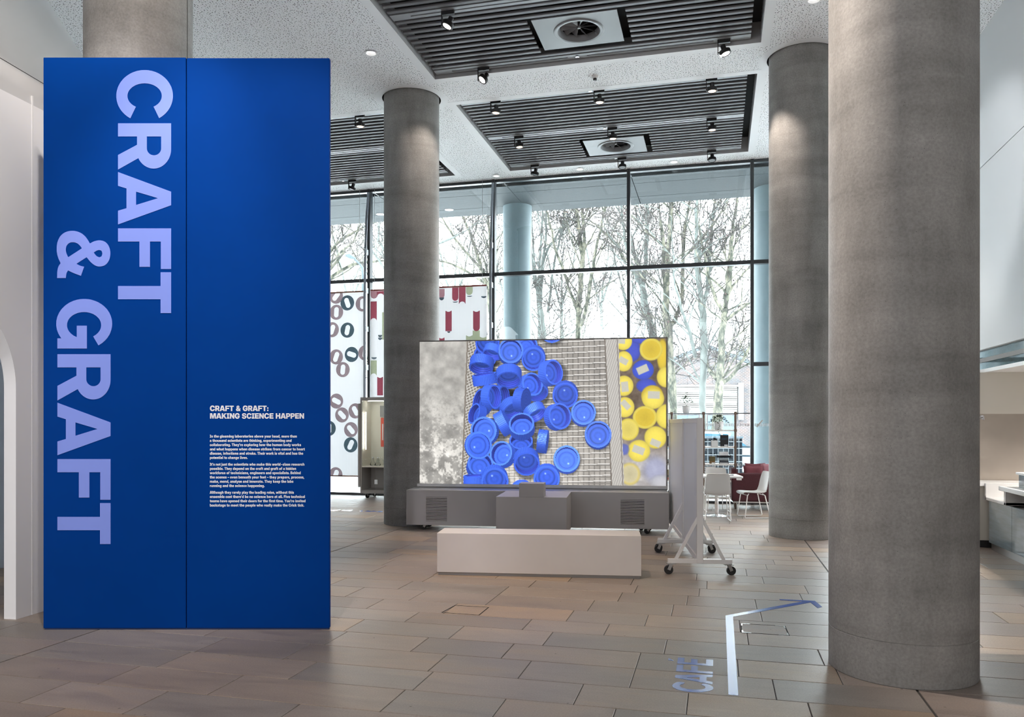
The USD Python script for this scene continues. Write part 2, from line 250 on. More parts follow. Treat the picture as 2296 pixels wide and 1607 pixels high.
# ---------------------------------------------------------------- floor: coursed sandstone
CEIL, WINY = 7.2, 17.4
rng = random.Random(7)
floor = structx('floor')
part(floor, 'screed', box(-14, -10, -0.3, 9, WINY + 0.1, -0.006), mat('screed', (0.06, 0.055, 0.05), 0.9))
rows = [-10 + 0.4 * i for i in range(36)]; rows = [r for r in rows if r < 3.4] + [3.52, 3.94, 4.35, 4.75, 5.14, 5.55, 5.95, 6.36, 6.73, 7.14, 7.6, 8.02, 8.40]
while rows[-1] < 12.0: rows.append(rows[-1] + rng.choice((0.36, 0.40, 0.42, 0.45)))
while rows[-1] < WINY - 0.5: rows.append(rows[-1] + rng.choice((0.36, 0.40, 0.42, 0.45)))
rows.append(WINY - 0.03)
TONES = [(0.262, 0.236, 0.218)] * 5 + [(0.25, 0.234, 0.22)] * 3 + [(0.282, 0.247, 0.218)] * 3 + [(0.32, 0.262, 0.208)] * 2 + [(0.25, 0.221, 0.205)] * 3 + [(0.29, 0.254, 0.226)]
stones = []
for y0, y1 in zip(rows[:-1], rows[1:]):
    if y1 < 2.0: continue
    x = -11.2 + rng.uniform(0, 0.7)
    while x < 8.0:
        x1 = x + rng.uniform(0.62, 1.18)
        for jx in (-4.93, 1.236):                         # movement joints on the column grid
            if x < jx < x1: x1 = jx if jx - x > 0.3 else x1
            if abs(x1 - jx) < 0.3: x1 = jx
        stones.append((x, y0, x1, y1)); x = x1
def stone_mesh(s):
    g = 0.003; gy0 = 0.006 if abs(s[1] - 5.95) < 0.01 else g; gx0 = 0.008 if min(abs(s[0] - 1.236), abs(s[0] + 4.93)) < 0.01 else g; gx1 = 0.008 if min(abs(s[2] - 1.236), abs(s[2] + 4.93)) < 0.01 else g
    z = rng.uniform(-0.0006, 0.0)
    x0, y0, x1, y1 = s[0] + gx0, s[1] + gy0, s[2] - gx1, s[3] - g; b = 0.0025
    v = [(x0, y0, -0.02), (x1, y0, -0.02), (x1, y1, -0.02), (x0, y1, -0.02), (x0, y0, z - b), (x1, y0, z - b), (x1, y1, z - b), (x0, y1, z - b), (x0 + b, y0 + b, z), (x1 - b, y0 + b, z), (x1 - b, y1 - b, z), (x0 + b, y1 - b, z)]
    f = [(8, 9, 10, 11)] + [(i, (i + 1) % 4, 4 + (i + 1) % 4, 4 + i) for i in range(4)] + [(4 + i, 4 + (i + 1) % 4, 8 + (i + 1) % 4, 8 + i) for i in range(4)]
    f = np.array(f); return trimesh.Trimesh(np.array(v), np.vstack([f[:, :3], f[:, [0, 2, 3]]]), process=False)
def seen_size(s):
    c = np.array([(s[0] + s[2]) / 2, (s[1] + s[3]) / 2, 0]); d = c @ Fv; l = c @ Rv
    if d < 3.5 or abs(l / d) > 0.74: return 0
    a = (s[2] - s[0]) * (s[3] - s[1]) / d ** 3
    px, py = CX + FPX * l / d, HY + FPX * EYE / d
    if py > 1680: return 0
    if 110 < px < 725 and py < 1400: a *= 0.02                    # behind the blue sign
    return a
stones.sort(key=seen_size, reverse=True)
rest, rest_col = [], []
for k, s in enumerate(stones):
    t = np.array([1.09, 1.03, 0.985]) * np.array(rng.choice(TONES)) * rng.uniform(0.90, 1.10); m = stone_mesh(s)
    if k < 300 and seen_size(s) > 0: color_mesh(part(floor, 'paving_stone', m, M['stone']), [t], 'constant')
    else: rest.append(m); rest_col += [t] * len(m.vertices)
color_mesh(part(floor, 'paving_field', rest, M['stone'], kind='stuff'), rest_col, 'vertex')

# ---------------------------------------------------------------- ceiling
PANELS = [(-4.375, 8.31, 0.625, 12.045), (-4.375, 13.095, 0.625, 16.825), (-10.62, 13.1, -5.62, 16.825)]
COLS = [(-5.03, 12.70), (1.235, 12.70), (1.24, 6.02), (-5.26, 6.38)]
DOWN = [(-4.98, 10.947), (-2.874, 17.076), (-0.874, 17.103), (1.225, 11.008), (-6.6, 17.08), (-4.75, 17.08)]
cp = sg.box(-14, -10, 9, WINY + 0.05)
for p in PANELS: cp = cp.difference(sg.box(*p))
for c in COLS: cp = cp.difference(sg.Point(c).buffer(0.50, 24))
for c in DOWN: cp = cp.difference(sg.Point(c).buffer(0.085, 12))
struct('ceiling', prism(cp, CEIL, CEIL + 0.32), M['perforated'])
struct('ceiling_void', box(-14, -10, CEIL + 0.40, 9, WINY + 0.05, CEIL + 0.45), M['black_matt'])
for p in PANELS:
    a = sg.box(*p); struct('trim_1', prism(a.buffer(0.13, join_style=2).difference(a.buffer(-0.004, join_style=2)), CEIL - 0.002, CEIL + 0.02), M['ceiling_white']); struct('trim_4', prism(a.buffer(0.001, join_style=2).difference(a.buffer(-0.008, join_style=2)), CEIL - 0.001, CEIL + 0.36), mat('reveal_shade', (0.40, 0.40, 0.40), 0.6) if 'reveal_shade' not in MATS else MATS['reveal_shade'])  # inner lining coloured grey to put shade on the panel reveals
for c in COLS:
    struct('trim_2', prism(sg.Point(c).buffer(0.62, 24).difference(sg.Point(c).buffer(0.497, 24)), CEIL - 0.0022, CEIL + 0.006), M['ceiling_white'])
    struct('shade_trim_3', lathe([(0.4985, CEIL + 0.004), (0.4985, CEIL + 0.31)], 48, (*c, 0)), M['black_matt'])  # black sleeve that paints the shade inside the gap round the column

# slatted panels
RAIL = lambda p: (p[1] + 0.115, (p[1] + p[3]) / 2, p[3] - 0.115)
PLAB = ['dark grey slatted ceiling panel at the top edge, nearest the camera', 'dark grey slatted ceiling panel in the middle with small swirl diffuser', 'dark grey slatted ceiling panel at left behind the slim column']
DIFF = [(-1.89, 11.15), (-1.965, 15.98), None]
def slat(x0, x1, y, w=0.074, z0=7.247, z1=7.270):
    sec = [(-w / 2, z1), (-w / 2, z0 + 0.010), (-w / 2 + 0.004, z0 + 0.003), (-w / 2 + 0.012, z0), (w / 2 - 0.012, z0), (w / 2 - 0.004, z0 + 0.003), (w / 2, z0 + 0.010), (w / 2, z1)]
    m = trimesh.creation.extrude_polygon(sg.Polygon(sec), x1 - x0, engine='earcut'); v = np.array(m.vertices)
    return trimesh.Trimesh(np.stack([v[:, 2] + x0, v[:, 0] + y, v[:, 1]], 1), m.faces, process=False)
for p, lab, df in zip(PANELS, PLAB, DIFF):
    t = thing('slatted_ceiling_panel', lab, 'ceiling panel', group='slatted ceiling panels')
    x0, x1 = p[0] + 0.05, p[2] - 0.15
    part(t, 'backing', box(p[0] + 0.004, p[1] + 0.004, 7.50, p[2] - 0.004, p[3] - 0.004, 7.53), M['black_matt'])
    ry = RAIL(p)
    for y in ry:
        segs, xx = [], x0 + 0.28
        while xx < x1 - 0.6: segs.append((xx, min(xx + 1.85, x1 - 0.16))); xx += 2.15
        r = sg.box(x0, y - 0.075, x1, y + 0.075)
        for a, b in segs: r = r.difference(sg.box(a, y - 0.014, b, y + 0.014))
        rm = part(t, 'rail', prism(r, 7.250, 7.33), M['rail_grey'], 'pale grey lighting rail')
        for a, b in segs: part(rm, 'track', box(a, y - 0.014, 7.30, b, y + 0.014, 7.33), M['black'])
        for a, b in zip(segs[:-1], segs[1:]): part(rm, 'sprinkler', lathe([(0.0, 7.235), (0.03, 7.238), (0.03, 7.243), (0.01, 7.247), (0.012, 7.245), (0.045, 7.266), (0.045, 7.27)], 12, ((a[1] + b[0]) / 2, y, 0)), M['chrome'])
    for ra, rb in zip(ry[:-1], ry[1:]):
        pitch = (rb - ra - 0.15) / 11
        for k in range(11):
            y = ra + 0.075 + pitch * (k + 0.5)
            if df and abs(y - df[1]) < 0.50: part(t, 'slat', slat(x0, df[0] - 0.66, y), M['slat_grey']); part(t, 'slat', slat(df[0] + 0.70, x1, y), M['slat_grey'])
            else: part(t, 'slat', slat(x0, x1, y), M['slat_grey'])
for (dx, dy), lab in zip(DIFF[:2], ['square grey swirl air diffuser in the nearest slatted ceiling panel', 'square grey swirl air diffuser in the middle slatted ceiling panel']):
    t = thing('swirl_diffuser', lab, 'air vent', (dx, dy, 7.245), group='ceiling air diffusers')
    part(t, 'plate', prism(sg.box(-0.59, -0.455, 0.59, 0.455).difference(sg.Point(0, 0).buffer(0.30, 32)), 0.0, 0.02), M['diffuser_grey'])
    part(t, 'ring', lathe([(0.36, 0.0), (0.35, -0.012), (0.33, -0.016), (0.30, -0.010), (0.275, 0.03), (0.268, 0.075), (0.275, 0.075), (0.31, 0.02)], 48), M['diffuser_grey'], smooth=40)
    part(t, 'throat', lathe([(0.275, 0.05), (0.275, 0.17), (0.0, 0.17)], 32), M['black_matt'])
    part(t, 'hub', lathe([(0.0, 0.035), (0.02, 0.036), (0.03, 0.05), (0.03, 0.08), (0, 0.08)], 16), M['diffuser_grey'])
    for k in range(10):
        b = np.array([(0.03, -0.004, 0.055), (0.255, -0.045, 0.035), (0.255, 0.05, 0.115), (0.03, 0.006, 0.075)]); q = np.vstack([b, b + (0, 0, 0.003)])
        part(t, 'blade', turned(trimesh.convex.convex_hull(q), 36 * k + 8), M['diffuser_grey'])

# track spotlights
def track_light(label, x, y, tilt=0.0, pan=0.0, lens='lamp_lens', group=None):
    t = thing('track_spotlight', label, 'spotlight', (x, y, 7.245), group='track spotlights under the ceiling')
    part(t, 'adapter', box(-0.10, -0.022, -0.045, 0.08, 0.022, 0.02, 0.004), M['black'])
    part(t, 'arm', [box(-0.098, -0.022, -0.20, -0.088, 0.022, -0.03), box(-0.098, -0.008, -0.19, -0.075, 0.008, -0.174)], M['black'])
    def T_(m): return turned(turned(m, tilt, (0, 1, 0), (0, 0, -0.16)), pan, (0, 0, 1), (0, 0, -0.16))
    head = part(t, 'lamp_head', T_(lathe([(0, -0.075), (0.036, -0.075), (0.036, -0.155), (0.076, -0.155), (0.081, -0.160), (0.081, -0.205), (0.076, -0.213), (0.066, -0.213), (0.062, -0.205), (0, -0.205)], 32)), M['black'], smooth=20)
    part(head, 'lens', T_(lathe([(0, -0.2095), (0.061, -0.2095), (0.061, -0.206), (0, -0.206)], 28)), M[lens], 'glowing lens' if lens != 'lens_off' else 'unlit lens')
    return t
g1, g2 = RAIL(PANELS[0]), RAIL(PANELS[1])
LIGHTS = [('black track spotlight tilted left on the middle rail of the nearest ceiling panel', -3.50, g1[1], 26, 25, 'lamp_lens_white'),
          ('black track spotlight at the left end of the nearest panel, beside the slim column', -3.52, g1[2], 40, 38, 'lamp_lens_white'),
          ('black track spotlight at the right end of the nearest ceiling panel', 0.11, g1[2], 18, 170, 'lamp_lens_white'),
          ('black track spotlight hanging at the left end of the near rail, middle panel', -3.68, g2[0], 4, 0, 'lamp_lens'),
          ('black track spotlight in the middle of the near rail, middle panel', -1.89, g2[0], 0, 0, 'lamp_lens'),
          ('black track spotlight at the right end of the near rail, middle panel', -0.07, g2[0], 0, 0, 'lamp_lens'),
          ('black track spotlight at the left end of the centre rail, middle panel', -3.70, g2[1], 4, 180, 'lamp_lens'),
          ('black track spotlight hanging in front of the small swirl diffuser', -1.89, g2[1], 0, 0, 'lamp_lens'),
          ('black track spotlight at the right end of the centre rail, middle panel', -0.08, g2[1], 0, 0, 'lamp_lens'),
          ('unlit black track spotlight at the left end of the rail nearest the window', -3.78, g2[2], 12, 0, 'lens_off'),
          ('unlit black track spotlight above the middle mullion of the window', -1.91, g2[2], 10, 90, 'lens_off'),
          ('unlit black track spotlight by the window, right end of its rail', -0.09, g2[2], 10, 90, 'lens_off'),
          ('black track spotlight left of the slim column on the left slatted panel', -6.22, g2[0], 0, 0, 'lamp_lens'),
          ('unlit black track spotlight by the window, left of the slim column', -8.06, g2[2], 22, 0, 'lens_off')]
for a in LIGHTS: track_light(*a)

def downlight(label, x, y, z=CEIL, lens='downlight_lens', r=0.085, group=None):
    t = thing('recessed_downlight', label, 'downlight', (x, y, z), group='recessed downlights')
    part(t, 'trim_ring', lathe([(r + 0.015, -0.006), (r - 0.01, -0.008), (r - 0.016, 0.02), (r - 0.03, 0.07), (r, 0.07), (r + 0.0, 0.0), (r + 0.015, 0.0)], 24), M['ceiling_white'], smooth=40)
    part(t, 'lens', lathe([(r - 0.018, 0.03), (0.0, 0.03), (0.0, 0.05), (r - 0.018, 0.05)], 24), M[lens])
DLAB = ['round recessed downlight in the white ceiling, right of the blue sign', 'recessed downlight by the window, left of the right track lamps', 'recessed downlight by the window between two unlit track lamps', 'recessed downlight at the top edge of the picture near the right columns', 'recessed downlight by the window, furthest left', 'recessed downlight by the window behind the slim column']
for l, c in zip(DLAB, DOWN): downlight(l, *c)
for k, (x, y, lab) in enumerate([(-6.686, 19.488, 'round soffit light outside the glass, right of the slim column'), (-8.582, 19.453, 'round soffit light outside the glass, left of the slim column')]): downlight(lab, x, y, CEIL + 0.0, 'outdoor_lamp_lens', 0.10)
dt = thing('smoke_detector', 'small white smoke detector on the plaster between the two slatted panels', 'smoke detector', (-1.874, 12.581, CEIL))
part(dt, 'body', lathe([(0.055, 0), (0.055, -0.02), (0.045, -0.03), (0, -0.03)], 20), M['white_paint']); part(dt, 'sensor', lathe([(0.03, -0.03), (0.03, -0.055), (0.02, -0.06), (0, -0.06)], 12), M['black'])

# ---------------------------------------------------------------- columns
def column(c, label, name='concrete_column', r=0.468, top=CEIL + 0.3, m='concrete'):
    t = thing(name, label, 'column', (*c, 0), group='round concrete columns')
    prof = [(0, 0), (r - 0.004, 0), (r, 0.006), (r, 0.277), (r - 0.004, 0.28), (r - 0.004, 0.284), (r, 0.287)] + [(r, z) for z in np.linspace(1, top, 8)] + [(0, top)]
    part(t, 'shaft', lathe(prof, 96), M[m], smooth=30)
    return t
column(COLS[0], 'round bare concrete column behind the screen, left of the big window'); column(COLS[1], 'round concrete column at right, partly hidden by the largest column')
column(COLS[2], 'largest round concrete column at the right front', r=0.47); ct = column(COLS[3], 'round concrete column standing behind the blue sign, only its top showing')
part(ct, 'form_joint', turned(box(-0.003, -0.4705, 4.3, 0.003, -0.465, 7.2), 99.5), mat('joint_dark', (0.05, 0.045, 0.04), 0.8), 'thin dark vertical joint line')

# ---------------------------------------------------------------- window wall
MX = [-13.98, -10.98, -7.938, -4.892, -1.85, 0.715, 3.75]
for k in range(5):
    w = structx(f'window_{k + 1}'); a, b = MX[k], MX[k + 1]
    part(w, 'pane', box(a + 0.03, WINY + 0.01, 5.09, b - 0.03, WINY + 0.02, CEIL), M['window_glass'])
    part(w, 'pane', box(a + 0.03, WINY + 0.01, 0.05, b - 0.03, WINY + 0.02, 5.03), M['window_glass'])
    part(w, 'transom', box(a + 0.03, WINY - 0.08, 5.02, b - 0.03, WINY + 0.08, 5.10, 0.01), M['mullion'])
    part(w, 'head', box(a, WINY - 0.06, CEIL - 0.06, b, WINY + 0.06, CEIL + 0.0), M['mullion']); part(w, 'sill', box(a, WINY - 0.06, 0, b, WINY + 0.06, 0.05), M['mullion'])
    part(w, 'mullion', box(b - 0.035, WINY - 0.10, 0, b + 0.035, WINY + 0.08, CEIL, 0.008), M['mullion'])
    if k >= 3:
        for z in (1.66, 0.82): part(w, 'manifestation_band', [box(x, WINY + 0.002, z - 0.03, x + 0.016, WINY + 0.009, z + 0.03) for x in np.arange(a + 0.06, b - 0.05, 0.032)], M['banner_white'], 'band of white vertical dashes on the glass', kind='stuff')
    if k <= 2:                                            # bowed steel truss inside the mullion
        pts = [(b - 0.0, WINY - 0.10, 7.12), (b, WINY - 0.20, 6.5), (b, WINY - 0.27, 5.6), (b, WINY - 0.31, 4.4), (b, WINY - 0.31, 2.4), (b, WINY - 0.27, 1.0), (b, WINY - 0.16, 0.03)]
        part(w, 'mullion_truss', [bar(p, q, 0.055, 0.018) for p, q in zip(pts[:-1], pts[1:])] + [box(b - 0.012, WINY - 0.30, z - 0.06, b + 0.012, WINY - 0.08, z + 0.06) for z in (1.2, 2.1, 3.0, 3.9, 4.8, 5.7)], M['mullion_steel'])
d = structx('door_1'); a, b = 0.715, 3.75
part(d, 'pane', box(a + 0.03, WINY + 0.01, 2.97, b - 0.03, WINY + 0.02, 5.03), M['window_glass']); part(d, 'pane', box(a + 0.03, WINY + 0.01, 5.09, b - 0.03, WINY + 0.02, CEIL), M['window_glass']); part(d, 'pane', box(a + 0.03, WINY + 0.01, 0.05, b - 0.03, WINY + 0.02, 2.90), M['window_glass'])
for z in (5.02, 2.89): part(d, 'transom', box(a + 0.03, WINY - 0.08, z, b - 0.03, WINY + 0.08, z + 0.08, 0.01), M['mullion'])
part(d, 'head', box(a, WINY - 0.06, CEIL - 0.06, b, WINY + 0.06, CEIL), M['mullion']); part(d, 'sill', box(a, WINY - 0.06, 0, b, WINY + 0.06, 0.05), M['mullion']); part(d, 'mullion', box(b - 0.035, WINY - 0.1, 0, b + 0.035, WINY + 0.08, CEIL), M['mullion'])
for z in (1.66, 0.82): part(d, 'manifestation_band', [box(x, WINY + 0.002, z - 0.03, x + 0.016, WINY + 0.009, z + 0.03) for x in np.arange(a + 0.06, b - 0.05, 0.032)], M['banner_white'], 'band of white vertical dashes on the glass', kind='stuff')
part(d, 'door_handle', [cyl((0.80, WINY - 0.16, 1.62), (0.92, WINY - 0.16, 1.76), 0.018), cyl((0.86, WINY - 0.16, 1.69), (0.86, WINY - 0.0, 1.69), 0.012)], M['steel'])
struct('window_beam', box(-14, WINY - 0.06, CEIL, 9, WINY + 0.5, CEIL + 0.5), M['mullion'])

# outside: soffit, columns
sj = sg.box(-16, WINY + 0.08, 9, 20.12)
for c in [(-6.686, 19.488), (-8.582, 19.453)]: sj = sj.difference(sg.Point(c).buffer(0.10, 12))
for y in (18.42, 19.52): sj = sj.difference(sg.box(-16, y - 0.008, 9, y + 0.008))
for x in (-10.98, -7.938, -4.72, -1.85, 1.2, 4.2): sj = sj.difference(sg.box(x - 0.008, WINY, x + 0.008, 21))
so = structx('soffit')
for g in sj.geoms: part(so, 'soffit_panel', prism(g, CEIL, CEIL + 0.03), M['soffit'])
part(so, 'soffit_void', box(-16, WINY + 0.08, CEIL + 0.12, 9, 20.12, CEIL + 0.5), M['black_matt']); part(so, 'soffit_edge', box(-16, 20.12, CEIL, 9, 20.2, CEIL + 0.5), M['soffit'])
oc = aty(1160, 948, 19.65); column((oc[0], 19.65), 'round pale concrete column outside the glass in the middle of the window', 'outdoor_column', 0.365, CEIL, 'outdoor_concrete')
oc = aty(1734, 948, 19.65); column((oc[0], 19.65), 'round pale concrete column outside the glass at the right end of the window', 'outdoor_column', 0.45, CEIL, 'outdoor_concrete')

# ---------------------------------------------------------------- left: glossy white pavilion
pav = structx('wall_left')
op = sg.box(3.4, -0.01, 5.56, 2.0).union(ellipse(4.48, 2.0, 1.08, 0.95, 200).intersection(sg.box(3, 2, 6, 4)))
wl = sg.box(-6, 0, 10, 4.52).difference(op)
wm = prism(wl, 0, 0.12); v = np.array(wm.vertices); A0 = np.array([-5.87, 5.60]); wd = np.array([-0.06, 1.0]); wd /= np.linalg.norm(wd); wn = np.array([-wd[1], wd[0]])
def wallpt(u, w, z): q = A0 + wd * (u - 5.56) + wn * w; return (q[0], q[1], z)
wm = trimesh.Trimesh([wallpt(a, c, b) for a, b, c in v], wm.faces[:, ::-1], process=False); wm.fix_normals()
part(pav, 'wall_panel', wm, M['white_gloss'])
part(pav, 'panel_seam', trimesh.convex.convex_hull([wallpt(u, w, z) for u in (5.735, 5.747) for w in (-0.004, 0.05) for z in (0, 4.6)]), M['white_metal'])
N1, N2 = 60, 24; grid = []
for i in range(N1):
    u = 3.0 + 7 * i / (N1 - 1); b0 = np.array(wallpt(u, 0, 4.50)); tx = np.array([-8.44 - 0.55 * (u - 8.53 + 2.0), u + 2.0, CEIL + 0.02])
    for j in range(N2):
        s = j / (N2 - 1); q = b0 + (tx - b0) * s; bulge = 0.16 * math.exp(-((s - 0.09) / 0.06) ** 2) - 0.16 * math.exp(-2.25) * max(0, 1 - s * 6); grid.append(q + np.array([bulge, 0, 0]))
def grid_at(a, b):
    g = np.array(grid).reshape(N1, N2, 3); f = a / 7 * (N1 - 1); k = int(f); row = g[k] * (1 - f + k) + g[k + 1] * (f - k); h = b * (N2 - 1); m = int(h); return row[m] * (1 - h + m) + row[m + 1] * (h - m) + np.array([0.004, 0, -0.004])
ii, jj = np.meshgrid(np.arange(N1 - 1), np.arange(N2 - 1), indexing='ij'); A = (ii * N2 + jj).ravel()
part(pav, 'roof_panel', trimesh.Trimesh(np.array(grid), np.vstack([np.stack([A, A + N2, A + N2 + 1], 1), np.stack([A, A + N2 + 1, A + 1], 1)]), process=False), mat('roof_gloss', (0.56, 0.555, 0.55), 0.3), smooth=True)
part(pav, 'roof_seam', tube([grid_at(u, 0.13) for u in np.linspace(0.2, 6.8, 40)], 0.006, 5), mat('seam_dark', (0.06, 0.06, 0.06), 0.7), 'dark joint between roof panels')
part(pav, 'inner_wall', box(-8.2, 2.0, 0, -8.1, 12, 4.2), M['arch_blue']); part(pav, 'inner_post', box(-6.35, 5.60, 0, -6.28, 5.68, 2.4), M['purple'])
struct('wall_far_left', box(-14.1, -10, 0, -14, WINY, CEIL), M['white_paint'])

# ---------------------------------------------------------------- right: bulkhead and servery
XR = 3.62
wr = structx('wall_right')
def rpt(px, py): r = ray(px, py); return np.array([0, 0, EYE]) + r * (XR / r[0])
zb = rpt(2240, 773)[2]; z1 = rpt(2250, 327)[2]; z2 = rpt(2205, 14)[2]
for za, zc in ((zb, z1 - 0.006), (z1 + 0.006, z2 - 0.006), (z2 + 0.006, CEIL)): part(wr, 'bulkhead_panel', box(XR, -4, za, XR + 0.1, 16.5, zc), M['bulkhead_white'] if 'bulkhead_white' in M else mat('bulkhead_white', (0.64, 0.65, 0.66), 0.6, spec=0.2))
part(wr, 'bulkhead_core', box(XR + 0.03, -4, zb + 0.02, XR + 0.35, 16.5, CEIL), M['grey_text'])
zf = rpt(2240, 818)[2]
zm = rpt(2240, 797)[2]; mat('fascia_glass', (0.10, 0.15, 0.16), 0.03, spec=1.0, noise=0.25, nscale=2.5, stretch=(1, 1.5, 4)); mat('fascia_strip', (0.20, 0.19, 0.18), 0.6, spec=0.2)
part(wr, 'glass_fascia', box(XR + 0.06, -4, zm + 0.03, XR + 0.09, 13.0, zb), M['fascia_glass']); part(wr, 'fascia_strip', box(XR + 0.05, -4, zm - 0.03, XR + 0.10, 13.0, zm + 0.03), M['fascia_strip']); part(wr, 'glass_fascia', box(XR + 0.06, -4, zf, XR + 0.09, 13.0, zm - 0.03), M['fascia_glass']); part(wr, 'servery_soffit', box(XR + 0.06, -4, zf - 0.05, 9, 13.0, zf), M['white_paint'])
ws = structx('wall_servery'); zc1 = 1.7 + 105 * 11.5 / FPX; zc2 = 1.7 + 20 * 11.5 / FPX
part(ws, 'cream_panel', box(3.5, 12.62, zc2, 9, 12.9, zf - 0.05), M['servery_cream']); part(ws, 'steel_splashback', box(3.5, 12.66, 0.0, 9, 12.9, zc2), M['splash_steel'])
part(ws, 'back_wall', [box(3.5, 12.9, 0, 9, 13.1, zf), box(4.0, 12.9, zf, 9, 13.1, CEIL)], M['white_paint'])
struct('wall_rear_block', box(-14, -10.1, 0, 9, -10, CEIL), M['white_paint'])  # unseen solid wall, added to cut the sky light from behind
struct('wall_far_right', box(9, -10, 0, 9.1, WINY, CEIL), M['white_paint'])
bk = thing('back_counter', 'white back counter with dark plinth below the steel splashback', 'counter', (3.5, 12.0, 0))
part(bk, 'body', box(-0.35, 0.12, 0.10, 5.4, 0.60, 0.84), M['servery_cream']); part(bk, 'plinth', box(-0.33, 0.15, 0, 5.4, 0.60, 0.10), M['black']); part(bk, 'worktop', box(-0.40, 0.05, 0.84, 5.4, 0.61, 0.89, 0.006), M['white_paint'])
fc = thing('servery_counter', 'low café counter with grey glass front and white stepped top, right edge', 'counter', (3.54, 12.0, 0))
part(fc, 'plinth', box(0.03, -7.5, 0, 0.95, -0.05, 0.10), M['steel'], 'steel plinth')
for k in range(8): part(fc, 'glass_panel', box(0.0, -0.05 - 0.85 * (k + 1) + 0.004, 0.10, 0.04, -0.05 - 0.85 * k - 0.004, 0.66), M['counter_glass'])
part(fc, 'body', box(0.04, -7.4, 0.10, 0.92, -0.05, 0.64), M['grey_text'])
part(fc, 'step', box(-0.02, -0.75, 0.66, 0.9, 0.04, 0.70, 0.005), M['white_paint']); part(fc, 'shelf', box(-0.06, -7.4, 0.84, 0.9, -0.62, 0.90, 0.006), M['white_paint']); part(fc, 'upright', box(-0.02, -0.75, 0.66, 0.9, -0.69, 0.86), M['white_paint']); part(fc, 'riser', box(-0.02, 0.0, 0.66, 0.9, 0.045, 0.885), M['white_paint'])
part(fc, 'glass_upstand', box(0.08, -7.4, 0.90, 0.12, -0.9, 1.06), M['counter_glass']); part(fc, 'top', box(0.06, -7.4, 1.06, 0.9, -0.85, 1.09, 0.005), M['white_paint'])
dq = rpt(2277, 838); downlight('round downlight in the white soffit above the servery counter', dq[0] + 0.55, dq[1] - 1.6, zf - 0.05, 'downlight_lens', 0.07)
tp = thing('wall_tap', 'small chrome tap on the steel splashback behind the largest column', 'tap', (3.66, 12.66, 1.78)); part(tp, 'rose', turned(lathe([(0, 0), (0.03, 0), (0.03, 0.02), (0, 0.02)], 16), 90, (1, 0, 0)), M['chrome']); part(tp, 'spout', tube([(0, 0, 0), (0, -0.07, 0.01), (0, -0.09, -0.04)], 0.012, 8), M['chrome'])

# ---------------------------------------------------------------- lettering
FONT = [p for p in glob.glob('/opt/blender-*/*/datafiles/fonts/Inter.woff2')][0]
_glyph = {}
def glyph(ch, wght):
    if (ch, wght) in _glyph: return _glyph[ch, wght]
    from PIL import Image, ImageDraw, ImageFont
    f = ImageFont.truetype(FONT, 140); f.set_variation_by_axes([32, wght]); adv = f.getlength(ch)
    x0, y0, x1, y1 = f.getbbox(ch, anchor='ls'); g = None
    if x1 > x0 and y1 > y0 and ch != ' ':
        im = Image.new('L', (x1 - x0 + 8, y1 - y0 + 8)); ImageDraw.Draw(im).text((4 - x0, 4 - y0), ch, 255, f, anchor='ls')
        on = np.pad(np.asarray(im) > 127, ((0, 0), (1, 1))).astype(np.int8); rr, ss = np.nonzero(np.diff(on, axis=1) == 1); ee = np.nonzero(np.diff(on, axis=1) == -1)[1]
        g = shapely.union_all(shapely.box(ss, -rr - 1.0, ee, -rr * 1.0)).buffer(0.8).buffer(-0.8).simplify(0.8); g = affinity.translate(g, x0 - 4, 4 - y0)
    cap = 140 * 0.727
    _glyph[ch, wght] = (g, adv / cap, None if g is None else affinity.scale(g, 1 / cap, 1 / cap, origin=(0, 0))); return _glyph[ch, wght]
def text_poly(s, cap, width=None, wght=900):
    """flat lettering in the xy plane from the origin; capitals cap tall, squeezed to width"""
    x, out = 0.0, []
    for ch in s:
        _, adv, g = glyph(ch, wght)
        if g is not None: out.append(affinity.translate(g, x, 0))
        x += adv
    k = (width / (x * cap)) if width else 1.0
    return [affinity.scale(g, cap * k, cap, origin=(0, 0)) for g in out]

# ---------------------------------------------------------------- the blue sign
S = 6.55 / FPX; SP = ld((417.5 - CX) * S, 6.55)
sign = thing('exhibition_sign', 'tall freestanding blue sign of two panels reading CRAFT & GRAFT', 'sign', SP, math.degrees(YAW))
H_ = (1411 - 129.5) * S
def sx(px): return (px - 417.5) * S
def sz(py): return (1411 - py) * S
part(sign, 'panel', box(sx(97), 0, 0.012, sx(416.6), 0.045, H_ + 0.004, 0.003), M['sign_blue'], 'left blue panel carrying the big letters'); part(sign, 'panel', box(sx(418.4), 0.002, 0.012, sx(738.5), 0.047, H_, 0.003), M['sign_blue'], 'right blue panel carrying the small white text')
part(sign, 'foot', box(sx(99), 0.006, 0, sx(737), 0.04, 0.013), M['sign_edge'], 'dark recessed foot strip')
for xx in (sx(200), sx(630)): part(sign, 'back_stay', bar((xx, 0.06, 2.6), (xx, 0.50, 0.02), 0.04, 0.04), M['black'])
def cut_letter(poly, baseline, start):
    """poly in reading coordinates (u along the line, v up); the line runs down the sign, capitals to the right"""
    g = affinity.affine_transform(poly, [0, 1, -1, 0, 0, 0])          # (u, v) -> (v, -u)
    g = affinity.translate(g, baseline, -start); return affinity.affine_transform(g, [S, 0, 0, S, -417.5 * S, 1411 * S])
L_T = sg.box(0, 95.3, 91.8, 119).union(sg.box(30.9, 0, 60.8, 119)); L_F = sg.box(0, 0, 29.5, 119).union(sg.box(0, 96, 91.2, 119)).union(sg.box(0, 48, 86.3, 71.5))
L_A = sg.Polygon([(0, 0), (44.1, 119), (74.6, 119), (117.6, 0), (86.7, 0), (81.1, 19), (37, 19), (31.1, 0)], [[(44.1, 40.3), (58.7, 89.6), (73.9, 40.3)]])
